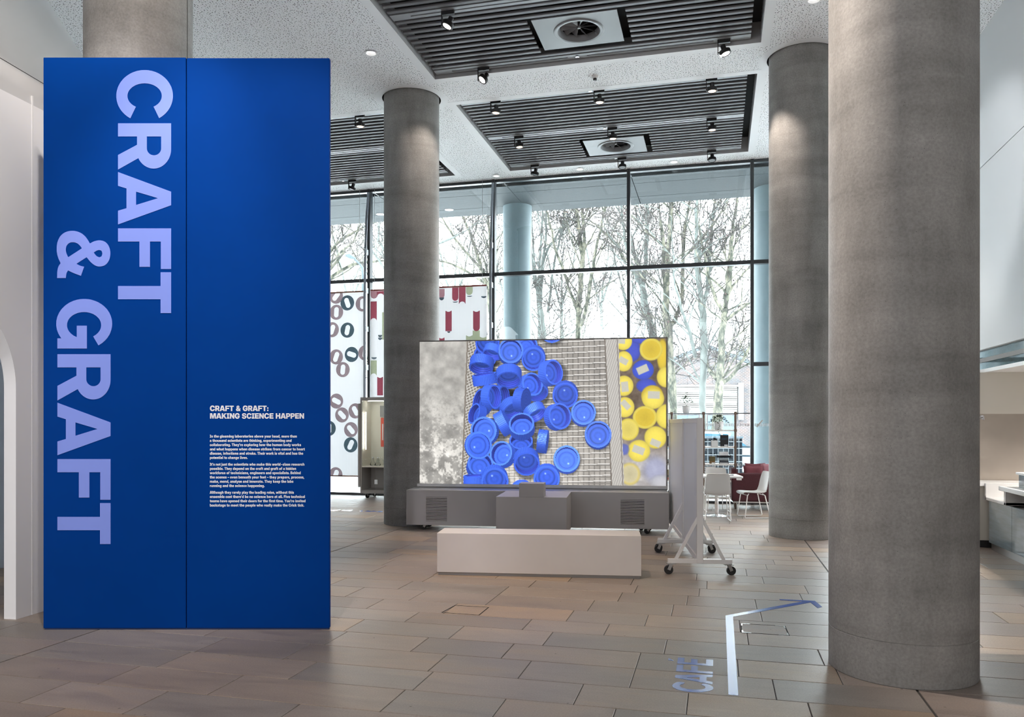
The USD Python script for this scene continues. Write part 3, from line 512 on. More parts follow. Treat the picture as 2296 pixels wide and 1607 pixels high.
th = np.radians(np.linspace(90, -62, 28)); bowl = [(58 + 43.5 * math.cos(t), 80 + 39 * math.sin(t)) for t in th]
th = np.radians(np.linspace(90, -90, 20)); hole = [(56 + 15.7 * math.cos(t), 80.6 + 16.1 * math.sin(t)) for t in th]
L_R = sg.Polygon([(0, 0), (0, 119)] + bowl + [(76.9, 47.8), (103.8, 0), (70.9, 0), (48.2, 42.6), (29.6, 42.6), (29.6, 0)], [[(29.6, 96.7)] + hole + [(29.6, 64.5)]]).buffer(0)
def pxpoly(pts, sc, ox, oy): return [(ox + x / sc, oy + y / sc) for x, y in pts]
L_C = ellipse(966, 640, 189, 173, 96).difference(ellipse(966, 640, 114.5, 84, 72)).difference(sg.Polygon([(905, 718), (868, 795), (868, 900), (1066, 900), (1066, 795), (1028, 716), (966, 640)]))
L_G = ellipse(597, 440, 420, 375, 96).difference(ellipse(595, 460, 257, 197, 72)).difference(sg.Polygon([(485, 560), (560, 500), (700, 560), (747, 655), (835, 803), (900, 950), (60, 950), (60, 657), (485, 657)])).union(sg.Polygon([(485, 467), (637, 467), (637, 810), (195, 810), (195, 657), (485, 657)]))
def chaikin(pts, it=2):
    p = np.array(pts, float)
    for _ in range(it):
        out = []
        for i in range(len(p)):
            a, b, c = p[i - 1], p[i], p[(i + 1) % len(p)]; u, w = b - a, c - b
            ang = abs(math.degrees(math.atan2(u[0] * w[1] - u[1] * w[0], u @ w)))
            if ang > 42: out.append(b)
            else: out += [b * 0.75 + a * 0.25, b * 0.75 + c * 0.25]
        p = np.array(out)
    return p
L_AMP = sg.Polygon(chaikin([(682, 440), (740, 406), (820, 388), (900, 403), (955, 455), (985, 525), (992, 610), (970, 700), (915, 768), (825, 790), (755, 770), (690, 718), (633, 645), (480, 745), (540, 775), (597, 787), (548, 925), (450, 890), (355, 845), (330, 880), (320, 958), (190, 958), (192, 860), (207, 785), (243, 735), (207, 660), (184, 570), (184, 480), (200, 395), (245, 315), (325, 260), (430, 245), (520, 265), (595, 312), (645, 375)]),
    [chaikin([(562, 512), (357, 645), (328, 590), (317, 530), (332, 468), (375, 428), (432, 418), (490, 433), (535, 470)]), chaikin([(740, 575), (785, 545), (825, 535), (858, 550), (872, 590), (858, 632), (825, 647), (785, 632), (760, 605)])]).buffer(0)
def image_letter(poly, sc, ox, oy): g = affinity.affine_transform(poly, [1 / sc, 0, 0, 1 / sc, ox, oy]); return affinity.affine_transform(g, [S, 0, 0, -S, -417.5 * S, 1411 * S])
letters = [image_letter(L_C, 2.976, 0, 0), cut_letter(L_R, 265, 276.3), cut_letter(L_A, 265, 385.4), cut_letter(L_F, 265, 511.7), cut_letter(L_T, 265, 609.9),
           image_letter(L_AMP, 6.697, 100, 480), image_letter(L_G, 6.697, 100, 660), cut_letter(L_R, 129.2, 793.6), cut_letter(L_A, 129.2, 902.4), cut_letter(L_F, 129.2, 1028.6), cut_letter(L_T, 129.2, 1127.2)]
for g, nm in zip(letters, 'CRAFT&GRAFT'): part(sign, 'letter', upright(prism(g.simplify(0.0005), 0, 0.003), 0.0), M['letter_blue'], f'lilac letter {nm}' if nm != '&' else 'lilac ampersand')
def sign_text(name, lines, label):
    out = []
    for s, x, y, cap, x1 in lines:
        for g in text_poly(s, cap * S, (x1 - x) * S): out.append(upright(prism(affinity.translate(g, sx(x), sz(y)), 0, 0.0012), 0.002))
    part(sign, name, out, M['text_white'], label)
sign_text('heading', [('CRAFT & GRAFT:', 470.2, 921, 12.2, 602.5), ('MAKING SCIENCE HAPPEN', 470.2, 938, 12.2, 682.3)], 'white bold heading')
BODY = [('In the gleaming laboratories above your head, more than', 577, 1353), ('a thousand scientists are thinking, experimenting and', 632, 1285), ('collaborating. They’re exploring how the human body works', 687, 1407), ('and what happens when disease strikes: from cancer to heart', 742, 1455), ('disease, infections and stroke. Their work is vital and has the', 797, 1434), ('potential to change lives.', 852, 720),
        ('It’s not just the scientists who make this world-class research', 938, 1450), ('possible. They depend on the craft and graft of a hidden', 993, 1343), ('workforce of technicians, engineers and specialists. Behind', 1048, 1403), ('the scenes – even beneath your feet – they prepare, process,', 1103, 1448), ('make, mend, analyse and innovate. They keep the labs', 1158, 1308), ('running and the science happening.', 1213, 938),
        ('Although they rarely play the leading roles, without this', 1299, 1315), ('ensemble cast there’d be no science here at all. Five technical', 1354, 1458), ('teams have opened their doors for the first time. You’re invited', 1409, 1465), ('backstage to meet the people who really make the Crick tick.', 1464, 1447)]
for a, b in ((0, 6), (6, 12), (12, 16)): sign_text('paragraph', [(s, 470.2, 880 + y / 5.739, 6.3, 430 + x1 / 5.739) for s, y, x1 in BODY[a:b]], 'white paragraph of small text')

# ---------------------------------------------------------------- projection screen unit
def castor(parent, x, y, r=0.05, ang=0.0, top=0.1):
    c = part(parent, 'castor', [moved(turned(m, ang), (x, y, 0)) for m in (box(-0.05, -0.045, top - 0.008, 0.05, 0.045, top), bar((0.0, -0.024, top), (0.03, -0.024, r), 0.006, 0.035), bar((0.0, 0.024, top), (0.03, 0.024, r), 0.006, 0.035))], M['steel'])
    part(c, 'wheel', moved(turned(cyl((0.03, -0.017, r), (0.03, 0.017, r), r, n=18), ang), (x, y, 0)), M['rubber'], 'black wheel')
SO = ld(-1.678, 12.64); srot = math.degrees(YAW) - math.degrees(math.atan2(0.57, 4.058))
scr = thing('projection_screen', 'large rolling projection screen showing blue plastic caps, on a low grey cabinet', 'screen', SO, srot)
man = lambda b: m3.Manifold(m3.Mesh(np.asarray(b.vertices, np.float32), np.asarray(b.faces, np.uint32)))
body = man(box(0, 0, 0.085, 4.10, 0.62, 0.64, 0.004))
VENTS = [(0.32, 0.66), (3.37, 3.73)]
for a, b in VENTS: body -= man(box(a, -0.1, 0.150, b, 0.03, 0.530))
part(scr, 'cabinet', body, M['cabinet_grey'])
for a, b in VENTS:
    vg = part(scr, 'vent_grille', box(a, 0.024, 0.150, b, 0.030, 0.530), M['black_matt'])
    for k in range(16): z = 0.150 + 0.380 * (k + 0.5) / 16.0; part(vg, 'louvre', box(a, 0.0005, z - 0.0075, b, 0.024, z + 0.0075), M['cabinet_grey'])
part(scr, 'projector_housing', box(1.595, -0.957, 0.085, 2.615, 0.0, 0.639, 0.003), M['cabinet_grey']); part(scr, 'projector_hood', box(1.93, -0.955, 0.639, 2.285, -0.66, 0.833, 0.003), M['cabinet_grey'])
Z0, Z1 = 0.705, 3.035; XA, XB = 0.03, 4.08
part(scr, 'screen_case', box(XA - 0.012, 0.505, 0.64, XB + 0.012, 0.585, Z1 + 0.015, 0.003), M['cabinet_grey']); part(scr, 'screen_lip', box(XA - 0.012, 0.480, 0.655, XB + 0.012, 0.506, Z0 - 0.002, 0.004), M['white_paint'], 'pale lip under the picture')
fr = [box(XA - 0.016, 0.495, Z0, XA - 0.002, 0.59, Z1 + 0.018), box(XB + 0.002, 0.495, 0.64, XB + 0.026, 0.59, Z1 + 0.018), box(XA - 0.016, 0.495, Z1, XB + 0.026, 0.59, Z1 + 0.02)]
part(scr, 'frame', fr, M['showcase_grey'])
for x, y in ((0.28, 0.12), (3.80, 0.12), (0.28, 0.52), (3.72, 0.52), (1.7, -0.85), (2.5, -0.85)): castor(scr, x, y, 0.045, 200, 0.09)

# the picture on the screen, as colours of a fine mesh
W_, Hh = 566, 318
def paint():
    ys, xs = np.mgrid[0:Hh, 0:W_].astype(float); X = 925 + xs; Y = 765 + ys * (1081 - 765) / (Hh - 1)
    P = np.stack([X, Y, np.zeros_like(X)], -1); nz = lambda s, o=4, sd=0: meshkit.fbm(P * s, o, sd)
    rgb = np.zeros((Hh, W_, 3))
    con = 180 + 36 * (nz(0.06, 6, 3) - 0.5) * 2; con += np.clip((Y - 860) / 160, 0, 1) * np.clip((0.6 * nz(0.07, 3, 9) + 0.4 * nz(0.28, 3, 31) - 0.50) * 9, -0.5, 1) * 48
    rgb[:] = con[..., None] * np.array([1.0, 0.985, 0.955])
    edge = lambda a0, a1: a0 + (a1 - a0) * (Y - 765) / 316
    def put(mask, col): rgb[mask] = (col[mask] if np.ndim(col) == 3 else col)
    xl, xl2 = edge(1047, 1034), edge(1066, 1048)                     # left rim of the wire basket
    inb = (X > xl - 4); put(inb, np.array([165, 158, 148.]))
    mesh = ((np.mod(X * 0.5 + Y, 6.5) < 2.2) | (np.mod(X - Y * 0.25, 7) < 1.6)) & (X > xl); put(mesh & (X < xl2 + 14), np.array([205, 202, 196.])); put((X > xl) & (X < xl2 + 14) & ~mesh, np.array([128, 121, 112.]))
    put((X > xl - 3) & (X < xl - 1), np.array([120, 112, 104.]))
    fl = (X > xl2 + 14); base = 172 + 45 * (nz(0.05, 4, 5) - 0.5) + np.clip((1030 - Y) / 200, 0, 1) * -12 + np.clip((Y - 960) / 60, 0, 1) * np.clip((1330 - X) / 120, 0, 1) * 48
    put(fl, base[..., None] * np.array([1, 0.97, 0.93]))
    tile = np.where((np.mod(X, 12) < 2.2) | (np.mod(Y + 3, 13) < 2.0), 0.80, 1.0); rgb[fl] *= tile[fl][:, None]
    wires = np.abs(np.mod(Y + (X - 1200) * 0.035, 12.2) - 3) < 0.95; put(fl & wires, np.array([233, 230, 226.])); shad = np.abs(np.mod(Y + (X - 1200) * 0.035, 12.2) - 5.2) < 0.9; rgb[fl & shad] *= 0.86
    xr, xr2 = edge(1356, 1371), edge(1383, 1396)
    rim = (X > xr) & (X < xr2 + 4); put(rim, (185 + 35 * np.sin(X * 1.2 + Y * 1.9) * np.sin(Y * 1.5))[..., None] * np.array([1, 0.98, 0.95])); put(np.abs(X - xr) < 1.3, np.array([120, 112, 104.])); put(np.abs(X - xr2) < 1.0, np.array([130, 122, 116.]))
    rp = X > xr2 + 3; dark = np.stack([110 + 70 * np.clip((Y - 960) / 70, 0, 1), 95 + 80 * np.clip((Y - 960) / 70, 0, 1), 82 + 92 * np.clip((Y - 960) / 70, 0, 1)], -1) + ((nz(0.09, 4, 11) - 0.5) * 60)[..., None]; put(rp, dark)
    def disc(cx, cy, rx, ry, col, soft, ring=None, lab=None, alpha=1.0):
        q = np.hypot((X - cx) / rx, (Y - cy) / ry); a = np.clip((1 - q) * rx / soft + 0.5, 0, 1) * rp * alpha
        c = np.broadcast_to(np.array(col, float), rgb.shape) * (1.04 - 0.16 * np.clip(q, 0, 1.2)[..., None] ** 3)
        if ring is not None: b = np.clip((0.80 - q) * rx / soft + 0.5, 0, 1)[..., None]; c = c * (1 - b) + np.array(ring, float) * (0.92 + 0.1 * q[..., None]) * b
        if lab is not None:
            lx, ly, w, h, t = lab; u = (X - lx) * math.cos(t) + (Y - ly) * math.sin(t); v = -(X - lx) * math.sin(t) + (Y - ly) * math.cos(t); b = (np.clip((w - abs(u)) / 1.6 + .5, 0, 1) * np.clip((h - abs(v)) / 1.6 + .5, 0, 1))[..., None]; c = c * (1 - b) + np.array([196, 194, 180.]) * b
        rgb[:] = rgb * (1 - a[..., None]) + c * a[..., None]
    Yl, Yd, Bl, Bd = (236, 216, 92), (218, 190, 62), (66, 88, 205), (70, 84, 190)
    disc(1418, 790, 16, 24, Bd, 3); disc(1440, 767, 26, 9, Bd, 3); disc(1397, 770, 19, 19, Yl, 2, None, (1392, 768, 9, 7, 0.1)); disc(1482, 800, 12, 34, Yd, 3); disc(1457.5, 788, 25, 24, Yl, 2, Yd)
    disc(1398, 813, 19, 22, Yl, 2, None, (1397, 812, 10, 6.5, 0.5)); disc(1490, 848, 20, 22, Yl, 2.5); disc(1447, 866, 22, 15, Bd, 4); disc(1440, 832, 23.5, 21, Bl, 1.6, None, (1439, 831, 12.5, 8, -0.4))
    disc(1398, 866, 21, 22, Yl, 2, None, (1400, 868, 8, 11, -0.1)); disc(1460, 888, 24, 23, Yd, 3); disc(1462, 894, 24, 22, Yl, 2, None, (1463.5, 886, 13, 8, 0.03)); disc(1400, 912, 21, 22, Yl, 2, None, (1402, 907, 11, 6.5, 0.8)); disc(1490, 932, 22, 26, Yl, 3)
    disc(1444, 934, 26.5, 24.5, Yl, 2, Yd); disc(1408, 960, 23, 24, Yl, 3, (226, 208, 104)); disc(1467, 977, 24, 24, Yl, 3, None, (1467, 989, 11, 7, 0.4)); disc(1431, 1006, 24.5, 23.5, Yl, 3, None, (1430, 1004, 13, 8, 0.35)); disc(1398, 1003, 12, 12, Bl, 4, alpha=0.6); disc(1411, 1056, 23, 24, (226, 206, 120), 5, (206, 196, 158)); disc(1467, 1046, 26, 28, (160, 165, 200), 16, alpha=0.7); disc(1480, 1072, 24, 14, (190, 190, 196), 12, alpha=0.8)
    # caps: short open cylinders seen from above
    Ld = np.array([-0.25, -0.55, 0.80]); Ld /= np.linalg.norm(Ld); Hd = Ld + np.array([0, 0, 1]); Hd /= np.linalg.norm(Hd)
    def capobj(cx, cy, r, ang, tilt, tint=1.0):
        a, t = math.radians(ang), math.radians(tilt); nrm = np.array([math.cos(a) * math.sin(t), math.sin(a) * math.sin(t), math.cos(t)]); h = r * 0.80
        e1 = np.array([-math.sin(a), math.cos(a), 0]); e2 = np.cross(nrm, e1)
        m = (abs(X - cx) < 2.1 * r) & (abs(Y - cy) < 2.1 * r)
        if not m.any(): return
        o = np.stack([X[m] - cx, Y[m] - cy, np.full(m.sum(), 200.0)], -1); d = np.array([0, 0, -1.0])
        oa, ob, ow = o @ e1, o @ e2, o @ nrm; da, db, dw = d @ e1, d @ e2, d @ nrm
        best = np.full(len(o), 1e9); col = np.zeros((len(o), 3)); base = np.array([66, 104, 232.]) * tint
        def shade(N, sel, tt, c, sp=0.6):
            lam = np.clip(N @ Ld, 0, 1); s = np.clip(N @ Hd, 0, 1) ** 40; cc = c * (0.70 + 0.42 * lam)[:, None] + 150 * sp * s[:, None] * np.array([0.75, 0.85, 0.6]); idx = np.nonzero(sel)[0]; best[idx] = tt[sel]; col[idx] = cc
        A2 = da * da + db * db
        if A2 > 1e-6:
            B2 = oa * da + ob * db; C2 = oa ** 2 + ob ** 2 - r * r; disc2 = B2 * B2 - A2 * C2; tt = (-B2 - np.sqrt(np.maximum(disc2, 0))) / A2; w = ow + dw * tt; sel = (disc2 > 0) & (w < 0) & (w > -h) & (tt < best)
            if sel.any():
                p1, p2 = (oa + da * tt)[sel], (ob + db * tt)[sel]; ph = np.arctan2(p2, p1); rib = np.where((w[sel] < -0.12 * h), np.sin(ph * 46), 0.0)
                N = (np.outer(p1 / r + 0.35 * -p2 / r * rib, e1) + np.outer(p2 / r + 0.35 * p1 / r * rib, e2)); N /= np.linalg.norm(N, axis=1, keepdims=True)
                shade(N, sel, tt, np.outer(1 + 0.10 * rib, base), 0.9)
        if abs(dw) > 1e-6:
            tt = -ow / dw; ra = np.hypot(oa + da * tt, ob + db * tt)
            if nrm[2] > 0:
                sel = (ra < r) & (ra > 0.86 * r) & (tt < best)
                if sel.any(): shade(np.tile(nrm, (sel.sum(), 1)), sel, tt, np.tile(base * 1.16, (sel.sum(), 1)), 0.3)
                ins = (ra <= 0.86 * r) & (tt < best); ri = 0.86 * r; hb = 0.72 * h
                tb = (-hb - ow) / dw; rb = np.hypot(oa + da * tb, ob + db * tb); sel = ins & (rb < ri)
                if sel.any():
                    q = rb[sel] / ri; c = np.outer(0.96 + 0.035 * np.sin(q * 17) - 0.16 * np.exp(-((q - 0.70) / 0.07) ** 2), base); N = np.tile(nrm, (sel.sum(), 1)); shade(N, sel, tt, c, 0.25)
                    pa, pb = (oa + da * tb)[sel] / ri, (ob + db * tb)[sel] / ri; spot = np.exp(-((pa - 0.15) ** 2 + (pb - 0.3) ** 2) / 0.006) * 140 + np.exp(-((q - 0.62) / 0.03) ** 2) * np.clip(pb, 0, 1) ** 2 * 60; col[np.nonzero(sel)[0]] += spot[:, None] * np.array([0.9, 0.9, 0.5])
                sel = ins & (rb >= ri)
                if sel.any() and A2 > 1e-6:
                    B2 = oa * da + ob * db; C2 = oa ** 2 + ob ** 2 - ri * ri; dd = np.maximum(B2 * B2 - A2 * C2, 0); t2 = (-B2 + np.sqrt(dd)) / A2; w = (ow + dw * t2)[sel]; p1, p2 = (oa + da * t2)[sel] / ri, (ob + db * t2)[sel] / ri
                    N = -(np.outer(p1, e1) + np.outer(p2, e2)); c = np.outer(0.88 + 0.12 * np.sin(w / h * 26) + 0.15 * w / h, base * np.array([1.03, 0.86, 0.98])); shade(N, sel, tt, c, 0.5)
            else:
                tt = (-h - ow) / dw; ra = np.hypot(oa + da * tt, ob + db * tt); sel = (ra < r) & (tt < best)
                if sel.any(): shade(np.tile(-nrm, (sel.sum(), 1)), sel, tt, np.outer(1.0 + 0.05 * np.sin(ra[sel]), base), 0.3)
        hit = best < 1e8; idx = np.nonzero(m); rgb[idx[0][hit], idx[1][hit]] = col[hit]
    def shadow(cx, cy, r):
        q = np.hypot(X - cx - 2, Y - cy - 5) / r; rgb[:] *= (1 - 0.45 * np.clip((1.15 - q) / 0.25, 0, 1) * (X > xl2 + 6) * (X < xr))[..., None]
    CAPS = [(1085, 800, 27, 120, 40), (1238, 745, 27, 90, 15), (1091, 769, 28, 95, 18), (1183, 773, 23, -60, 28), (1196, 806, 27, 95, 14), (1072, 897, 28, 195, 60), (1101, 796, 22, 110, 60), (1076, 826, 28, 100, 60), (1205, 880, 25, 80, 40), (1194, 861, 26, -25, 30), (1144.6, 787, 28.5, -80, 14), (1139.7, 852, 29.5, 90, 50), (1083, 838, 28, -98, 84), (1129, 890, 27, 0, 60), (1108, 888, 27, -4, 56), (1150, 920, 26, 60, 50), (1160, 895, 27, 184, 116), (1204, 930, 25, 60, 62), (1060, 925, 24, 200, 60), (1207, 985, 26, 187, 96), (1118, 952, 28, 150, 98), (1168, 985, 27, -90, 46), (1169, 948, 29, -98, 34), (1082, 963, 31, 200, 14), (1075, 1037, 30, -70, 24), (1122, 1013, 28, -150, 28), (1062, 1062, 27, -92, 84), (1108, 1075, 31.5, 80, 18), (1070.8, 995.6, 30.5, 0, 6), (1181, 1036, 29.5, 82, 30), (1170, 1101, 27, 90, 12), (1242, 835, 28, -12, 44), (1267.6, 886, 28.5, 100, 12), (1308.7, 923, 27.5, -80, 12), (1256, 931, 29, -15, 30), (1341, 970.5, 29.5, -90, 10), (1271, 1024, 29.5, -90, 10), (1226, 1068, 29.5, 95, 12)]
    for c in CAPS: shadow(c[0], c[1], c[2])
    for k, c in enumerate(CAPS): capobj(*c, tint=1.0 + 0.08 * math.sin(k * 2.3) + 0.10 * max(0, (c[1] - 980) / 100))
    rgb += (nz(0.4, 2, 21) - 0.5)[..., None] * 6
    return np.clip(rgb, 0, 255)
pic = paint() / 255; pic = np.where(pic <= 0.04045, pic / 12.92, ((pic + 0.055) / 1.055) ** 2.4)
gx, gz = np.meshgrid(np.linspace(XA, XB, W_), np.linspace(Z1, Z0, Hh)); gv = np.stack([gx, np.full_like(gx, 0.500), gz], -1).reshape(-1, 3)
ii, jj = np.meshgrid(np.arange(Hh - 1), np.arange(W_ - 1), indexing='ij'); A = (ii * W_ + jj).ravel()
pp = part(scr, 'projected_picture', trimesh.Trimesh(gv, np.vstack([np.stack([A, A + W_, A + W_ + 1], 1), np.stack([A, A + W_ + 1, A + 1], 1)]), process=False), M['picture'], 'bright picture of blue and yellow plastic caps in a wire basket')
color_mesh(pp, pic.reshape(-1, 3), 'vertex')

# ---------------------------------------------------------------- bench
BO = ld(-0.839, 8.91); bq = ld(1.408, 8.67); brot = math.degrees(math.atan2(*(bq - BO)[[1, 0]]))
bl = float(np.linalg.norm((bq - BO)[:2])); be = thing('bench', 'long low white box bench in front of the projection screen', 'bench', BO, brot)
part(be, 'box', box(0, 0, 0.032, bl, 0.43, 0.470, 0.003), M['bench_white']); part(be, 'plinth', box(0.012, 0.012, 0, bl - 0.012, 0.418, 0.032), M['showcase_grey'], 'dark grey recessed plinth')

# ---------------------------------------------------------------- rolling boards
def board(label, l, d, Lb=2.0):
    t = thing('rolling_display_board', label, 'display board', ld(l, d), math.degrees(YAW) - math.degrees(math.atan(0.1059)), group='rolling display boards')
    part(t, 'stile', box(-0.035, -0.03, 0.13, 0.035, 0.03, 1.757, 0.003), M['white_metal']); part(t, 'stile', box(-0.035, Lb - 0.03, 0.13, 0.035, Lb + 0.03, 1.757, 0.003), M['white_metal'])
    part(t, 'top_rail', box(-0.028, 0.03, 1.70, 0.028, Lb - 0.03, 1.755, 0.003), M['white_metal']); part(t, 'bottom_rail', box(-0.028, 0.03, 0.13, 0.028, Lb - 0.03, 0.19), M['white_metal'])
    part(t, 'board_panel', box(-0.014, 0.03, 0.19, 0.014, Lb - 0.03, 1.70), M['white_board'])
    part(t, 'notice', box(-0.0165, 0.06, 0.86, -0.0142, 0.34, 1.52), M['paper'], 'white paper notice')
    for y in (0.0, Lb):
        ft = part(t, 'foot_bar', box(-0.355, y - 0.022, 0.125, 0.355, y + 0.022, 0.175, 0.003), M['white_metal'])
        for s in (-1, 1):
            part(t, 'brace', bar((s * 0.265, y, 0.165), (s * 0.02, y, 0.64), 0.035, 0.035), M['white_metal'])
            castor(t, s * 0.315, y, 0.05, 8 if s > 0 else 184, 0.125)
    return t
board('white rolling display board with A-frame feet, nearer of the two', 2.106, 8.93, 1.50)
board('white rolling display board standing behind the nearer one', 2.29, 10.54)

# ---------------------------------------------------------------- glass showcase by the window
q = ld((808 - CX) / FPX * 18.0, 18.0); sc = thing('display_case', 'grey cabinet on castors with a lit cream glass-fronted display, behind the slim column', 'display case', q, 3.0)
part(sc, 'carcass', [box(0, 0, 0.11, 0.03, 0.6, 2.28), box(1.17, 0, 0.11, 1.2, 0.6, 2.28), box(0.03, 0, 2.21, 1.17, 0.6, 2.28), box(0.03, 0.57, 0.11, 1.17, 0.6, 2.21), box(0.03, 0, 0.11, 1.17, 0.57, 0.19)], M['showcase_grey'])
part(sc, 'side_door', box(-0.05, -0.02, 0.25, -0.004, 0.55, 2.14), M['showcase_grey'])
part(sc, 'lining', [box(0.03, 0.545, 0.73, 1.17, 0.57, 2.21), box(0.03, 0.02, 0.70, 1.17, 0.56, 0.73), box(0.03, 0.02, 0.73, 0.045, 0.56, 2.21)], M['cream'], 'cream lining'); part(sc, 'light_tube', cyl((0.09, 0.10, 1.1), (0.09, 0.10, 1.95), 0.012), M['case_light'], 'vertical light tube')
part(sc, 'light_tube', box(0.1, 0.2, 2.19, 1.1, 0.26, 2.205), M['case_light']); part(sc, 'graphic_panel', box(0.29, 0.52, 1.15, 0.9, 0.535, 1.82), M['orange_red'], 'orange-red graphic panel'); part(sc, 'graphic_panel', box(0.27, 0.52, 1.84, 0.95, 0.535, 2.10), M['grey_text'], 'grey graphic panel')
pt = [box(0.325 + 0.05 * k, 0.515, 1.30, 0.35 + 0.05 * k, 0.52, 1.68 - 0.02 * (k % 3)) for k in range(6)]; part(sc, 'panel_text', pt, M['paper'])
part(sc, 'front_glass', box(0.045, 0.004, 0.73, 1.16, 0.010, 2.20), M['case_glass']); part(sc, 'cable', tube([(0.36, 0.03, 0.69), (0.362, 0.03, 0.4), (0.35, 0.0, 0.1), (0.34, -0.06, 0.01), (0.38, -0.1, 0.005)], 0.004, 6), M['grey_text']); part(sc, 'plug_box', box(0.33, 0.02, 0.32, 0.39, 0.05, 0.42), M['paper'], 'white plug box')
for x, y in ((0.12, 0.06), (1.08, 0.06), (0.12, 0.5), (1.08, 0.5)): castor(sc, x, y, 0.045, 60, 0.11)
rb = random.Random(3)
flask = [(0, 0), (0.06, 0), (0.065, 0.02), (0.022, 0.12), (0.02, 0.17), (0.026, 0.175)]; funnel = [(0.01, 0), (0.012, 0.07), (0.05, 0.13), (0.052, 0.135)]
for k, (x, y, kind, lab) in enumerate([(0.20, 0.25, flask, 'small clear conical flask, leftmost in the display case'), (0.34, 0.2, flask, 'small clear conical flask standing second in the display case'), (0.27, 0.4, funnel, 'small clear glass funnel at the back of the display case'), (0.42, 0.38, funnel, 'clear glass funnel beside the orange panel in the display case')]):
    c, s_ = math.cos(math.radians(3)), math.sin(math.radians(3)); p = q + np.array([x * c - y * s_, x * s_ + y * c, 0.732])
    t = thing('glass_flask' if kind is flask else 'glass_funnel', lab, 'laboratory glass', p, group='glassware in the display case'); part(t, 'vessel', lathe(kind, 20), M['bottle_glass'], smooth=True)
    if kind is flask: part(t, 'stopper', lathe([(0, 0.165), (0.017, 0.165), (0.02, 0.19), (0, 0.19)], 12), M['paper'])

# ---------------------------------------------------------------- printed banners outside the glass
BY = WINY - 0.15
def bpt(px, py): p = aty(px, py, BY); return p[0], p[2]
def banner(label, x0, x1, z0, z1, railm):
    t = thing('printed_banner', label, 'banner', (0, BY, 0), group='printed banners in the window')
    gx = np.linspace(x0, x1, 40); sag = 0.012 * np.sin(np.arange(40) * 0.7)
    v = np.array([(x, s + dy, z) for z in (z0, z1) for x, s in zip(gx, sag) for dy in (0.012, 0.016)]).reshape(2, 40, 2, 3)
    idx = lambda a, b, c: (a * 40 + b) * 2 + c; f = []
    for b in range(39): f += [(idx(0, b, 0), idx(0, b + 1, 0), idx(1, b + 1, 0)), (idx(0, b, 0), idx(1, b + 1, 0), idx(1, b, 0))]
    part(t, 'cloth', trimesh.Trimesh(v.reshape(-1, 3), f, process=False), M['banner_white_fabric']); part(t, 'top_rail', cyl((x0, 0.0, z1), (x1, 0.0, z1), 0.018), M[railm], 'dark red top rail'); part(t, 'bottom_rail', cyl((x0, 0.01, z0), (x1, 0.01, z0), 0.014), M['copper'])
    for x in (x0 + 0.1, x1 - 0.1): part(t, 'hanger', cyl((x, 0.0, z1), (x, 0.0, CEIL), 0.004, n=6), M['steel'])
    return t
xa, zt = bpt(815, 653); _, zb_ = bpt(780, 1067); xl = -10.80
B1 = banner('white banner printed with pink and dark grey ring shapes, beside the blue sign', xl, xa, zb_, zt, 'copper')
def printed(t, poly, m, name, y=-0.006, label=None): part(t, name, upright(prism(poly, 0, 0.001), y), M[m + '_fabric'], label)
pk = bpt(781, 700); r0 = abs(bpt(795.5, 680)[0] - bpt(765, 680)[0]) / 2
for k, (px, py, c, ang) in enumerate([(754, 664, 'p', 40), (754.5, 700, 'p', 3), (779, 679, 't', -20), (813, 681, 'p', 0), (745, 739, 'p', 20), (779, 740, 't', 12), (754, 800, 'p', 20), (788.6, 794.5, 't', -72), (819, 791, 'p', 10), (769, 828.5, 'p', 6), (754.5, 899, 'p', -65), (767, 930, 'p', -45), (797, 921, 'p', -30), (715, 690, 't', 30), (690, 770, 'p', -15), (712, 850, 'p', 50), (680, 900, 't', -60), (705, 985, 'p', 10), (672, 1010, 'p', 35), (787, 963, 'p', -42), (738, 960, 't', 0), (786.5, 997, 't', 25), (753, 1064, 'p', 20)]):
    cx_, cz_ = bpt(px, py); ring = ellipse(0, 0, r0, r0 * 1.02, 40).difference(affinity.rotate(sg.LineString([(0, -r0 * 0.36), (0, r0 * 0.36)]).buffer(r0 * 0.34), -ang, origin=(0, 0))); ring = affinity.translate(ring, cx_, cz_).intersection(sg.box(xl, zb_, xa, zt))
    if ring.area > 0.001: printed(B1, ring, 'ring_pink' if c == 'p' else 'ring_teal', 'printed_ring')
x0, zt2 = bpt(831, 651); x1, _ = bpt(1091, 641); B2 = banner('white banner printed with red and green test tube shapes, behind the slim column', x0, x1, zb_, zt2, 'red_rail')
def tubeshape(px0, px1, py0, py1, top='flat', bot='flat'):
    (a, zt_), (b, zb2) = bpt(px0, py0), bpt(px1, py1); r = (b - a) / 2; p = sg.box(a, zb2, b, zt_)
    if bot == 'round': p = sg.box(a, zb2 + r, b, zt_).union(ellipse((a + b) / 2, zb2 + r, r, r, 24))
    if bot == 'round' and zt_ - zb2 < 1.3 * r: p = ellipse((a + b) / 2, zt_, r, zt_ - zb2, 24).intersection(sg.box(a, zb2 - 1, b, zt_))
    if bot == 'arch': p = p.difference(ellipse((a + b) / 2, zb2 - 0.3 * r, r, r, 24))
    if top == 'bowl': p = p.difference(ellipse((a + b) / 2, zt_ + 0.5 * r, r, r * 0.8, 24))
    return p.intersection(sg.box(x0, zb_, x1, zt2))
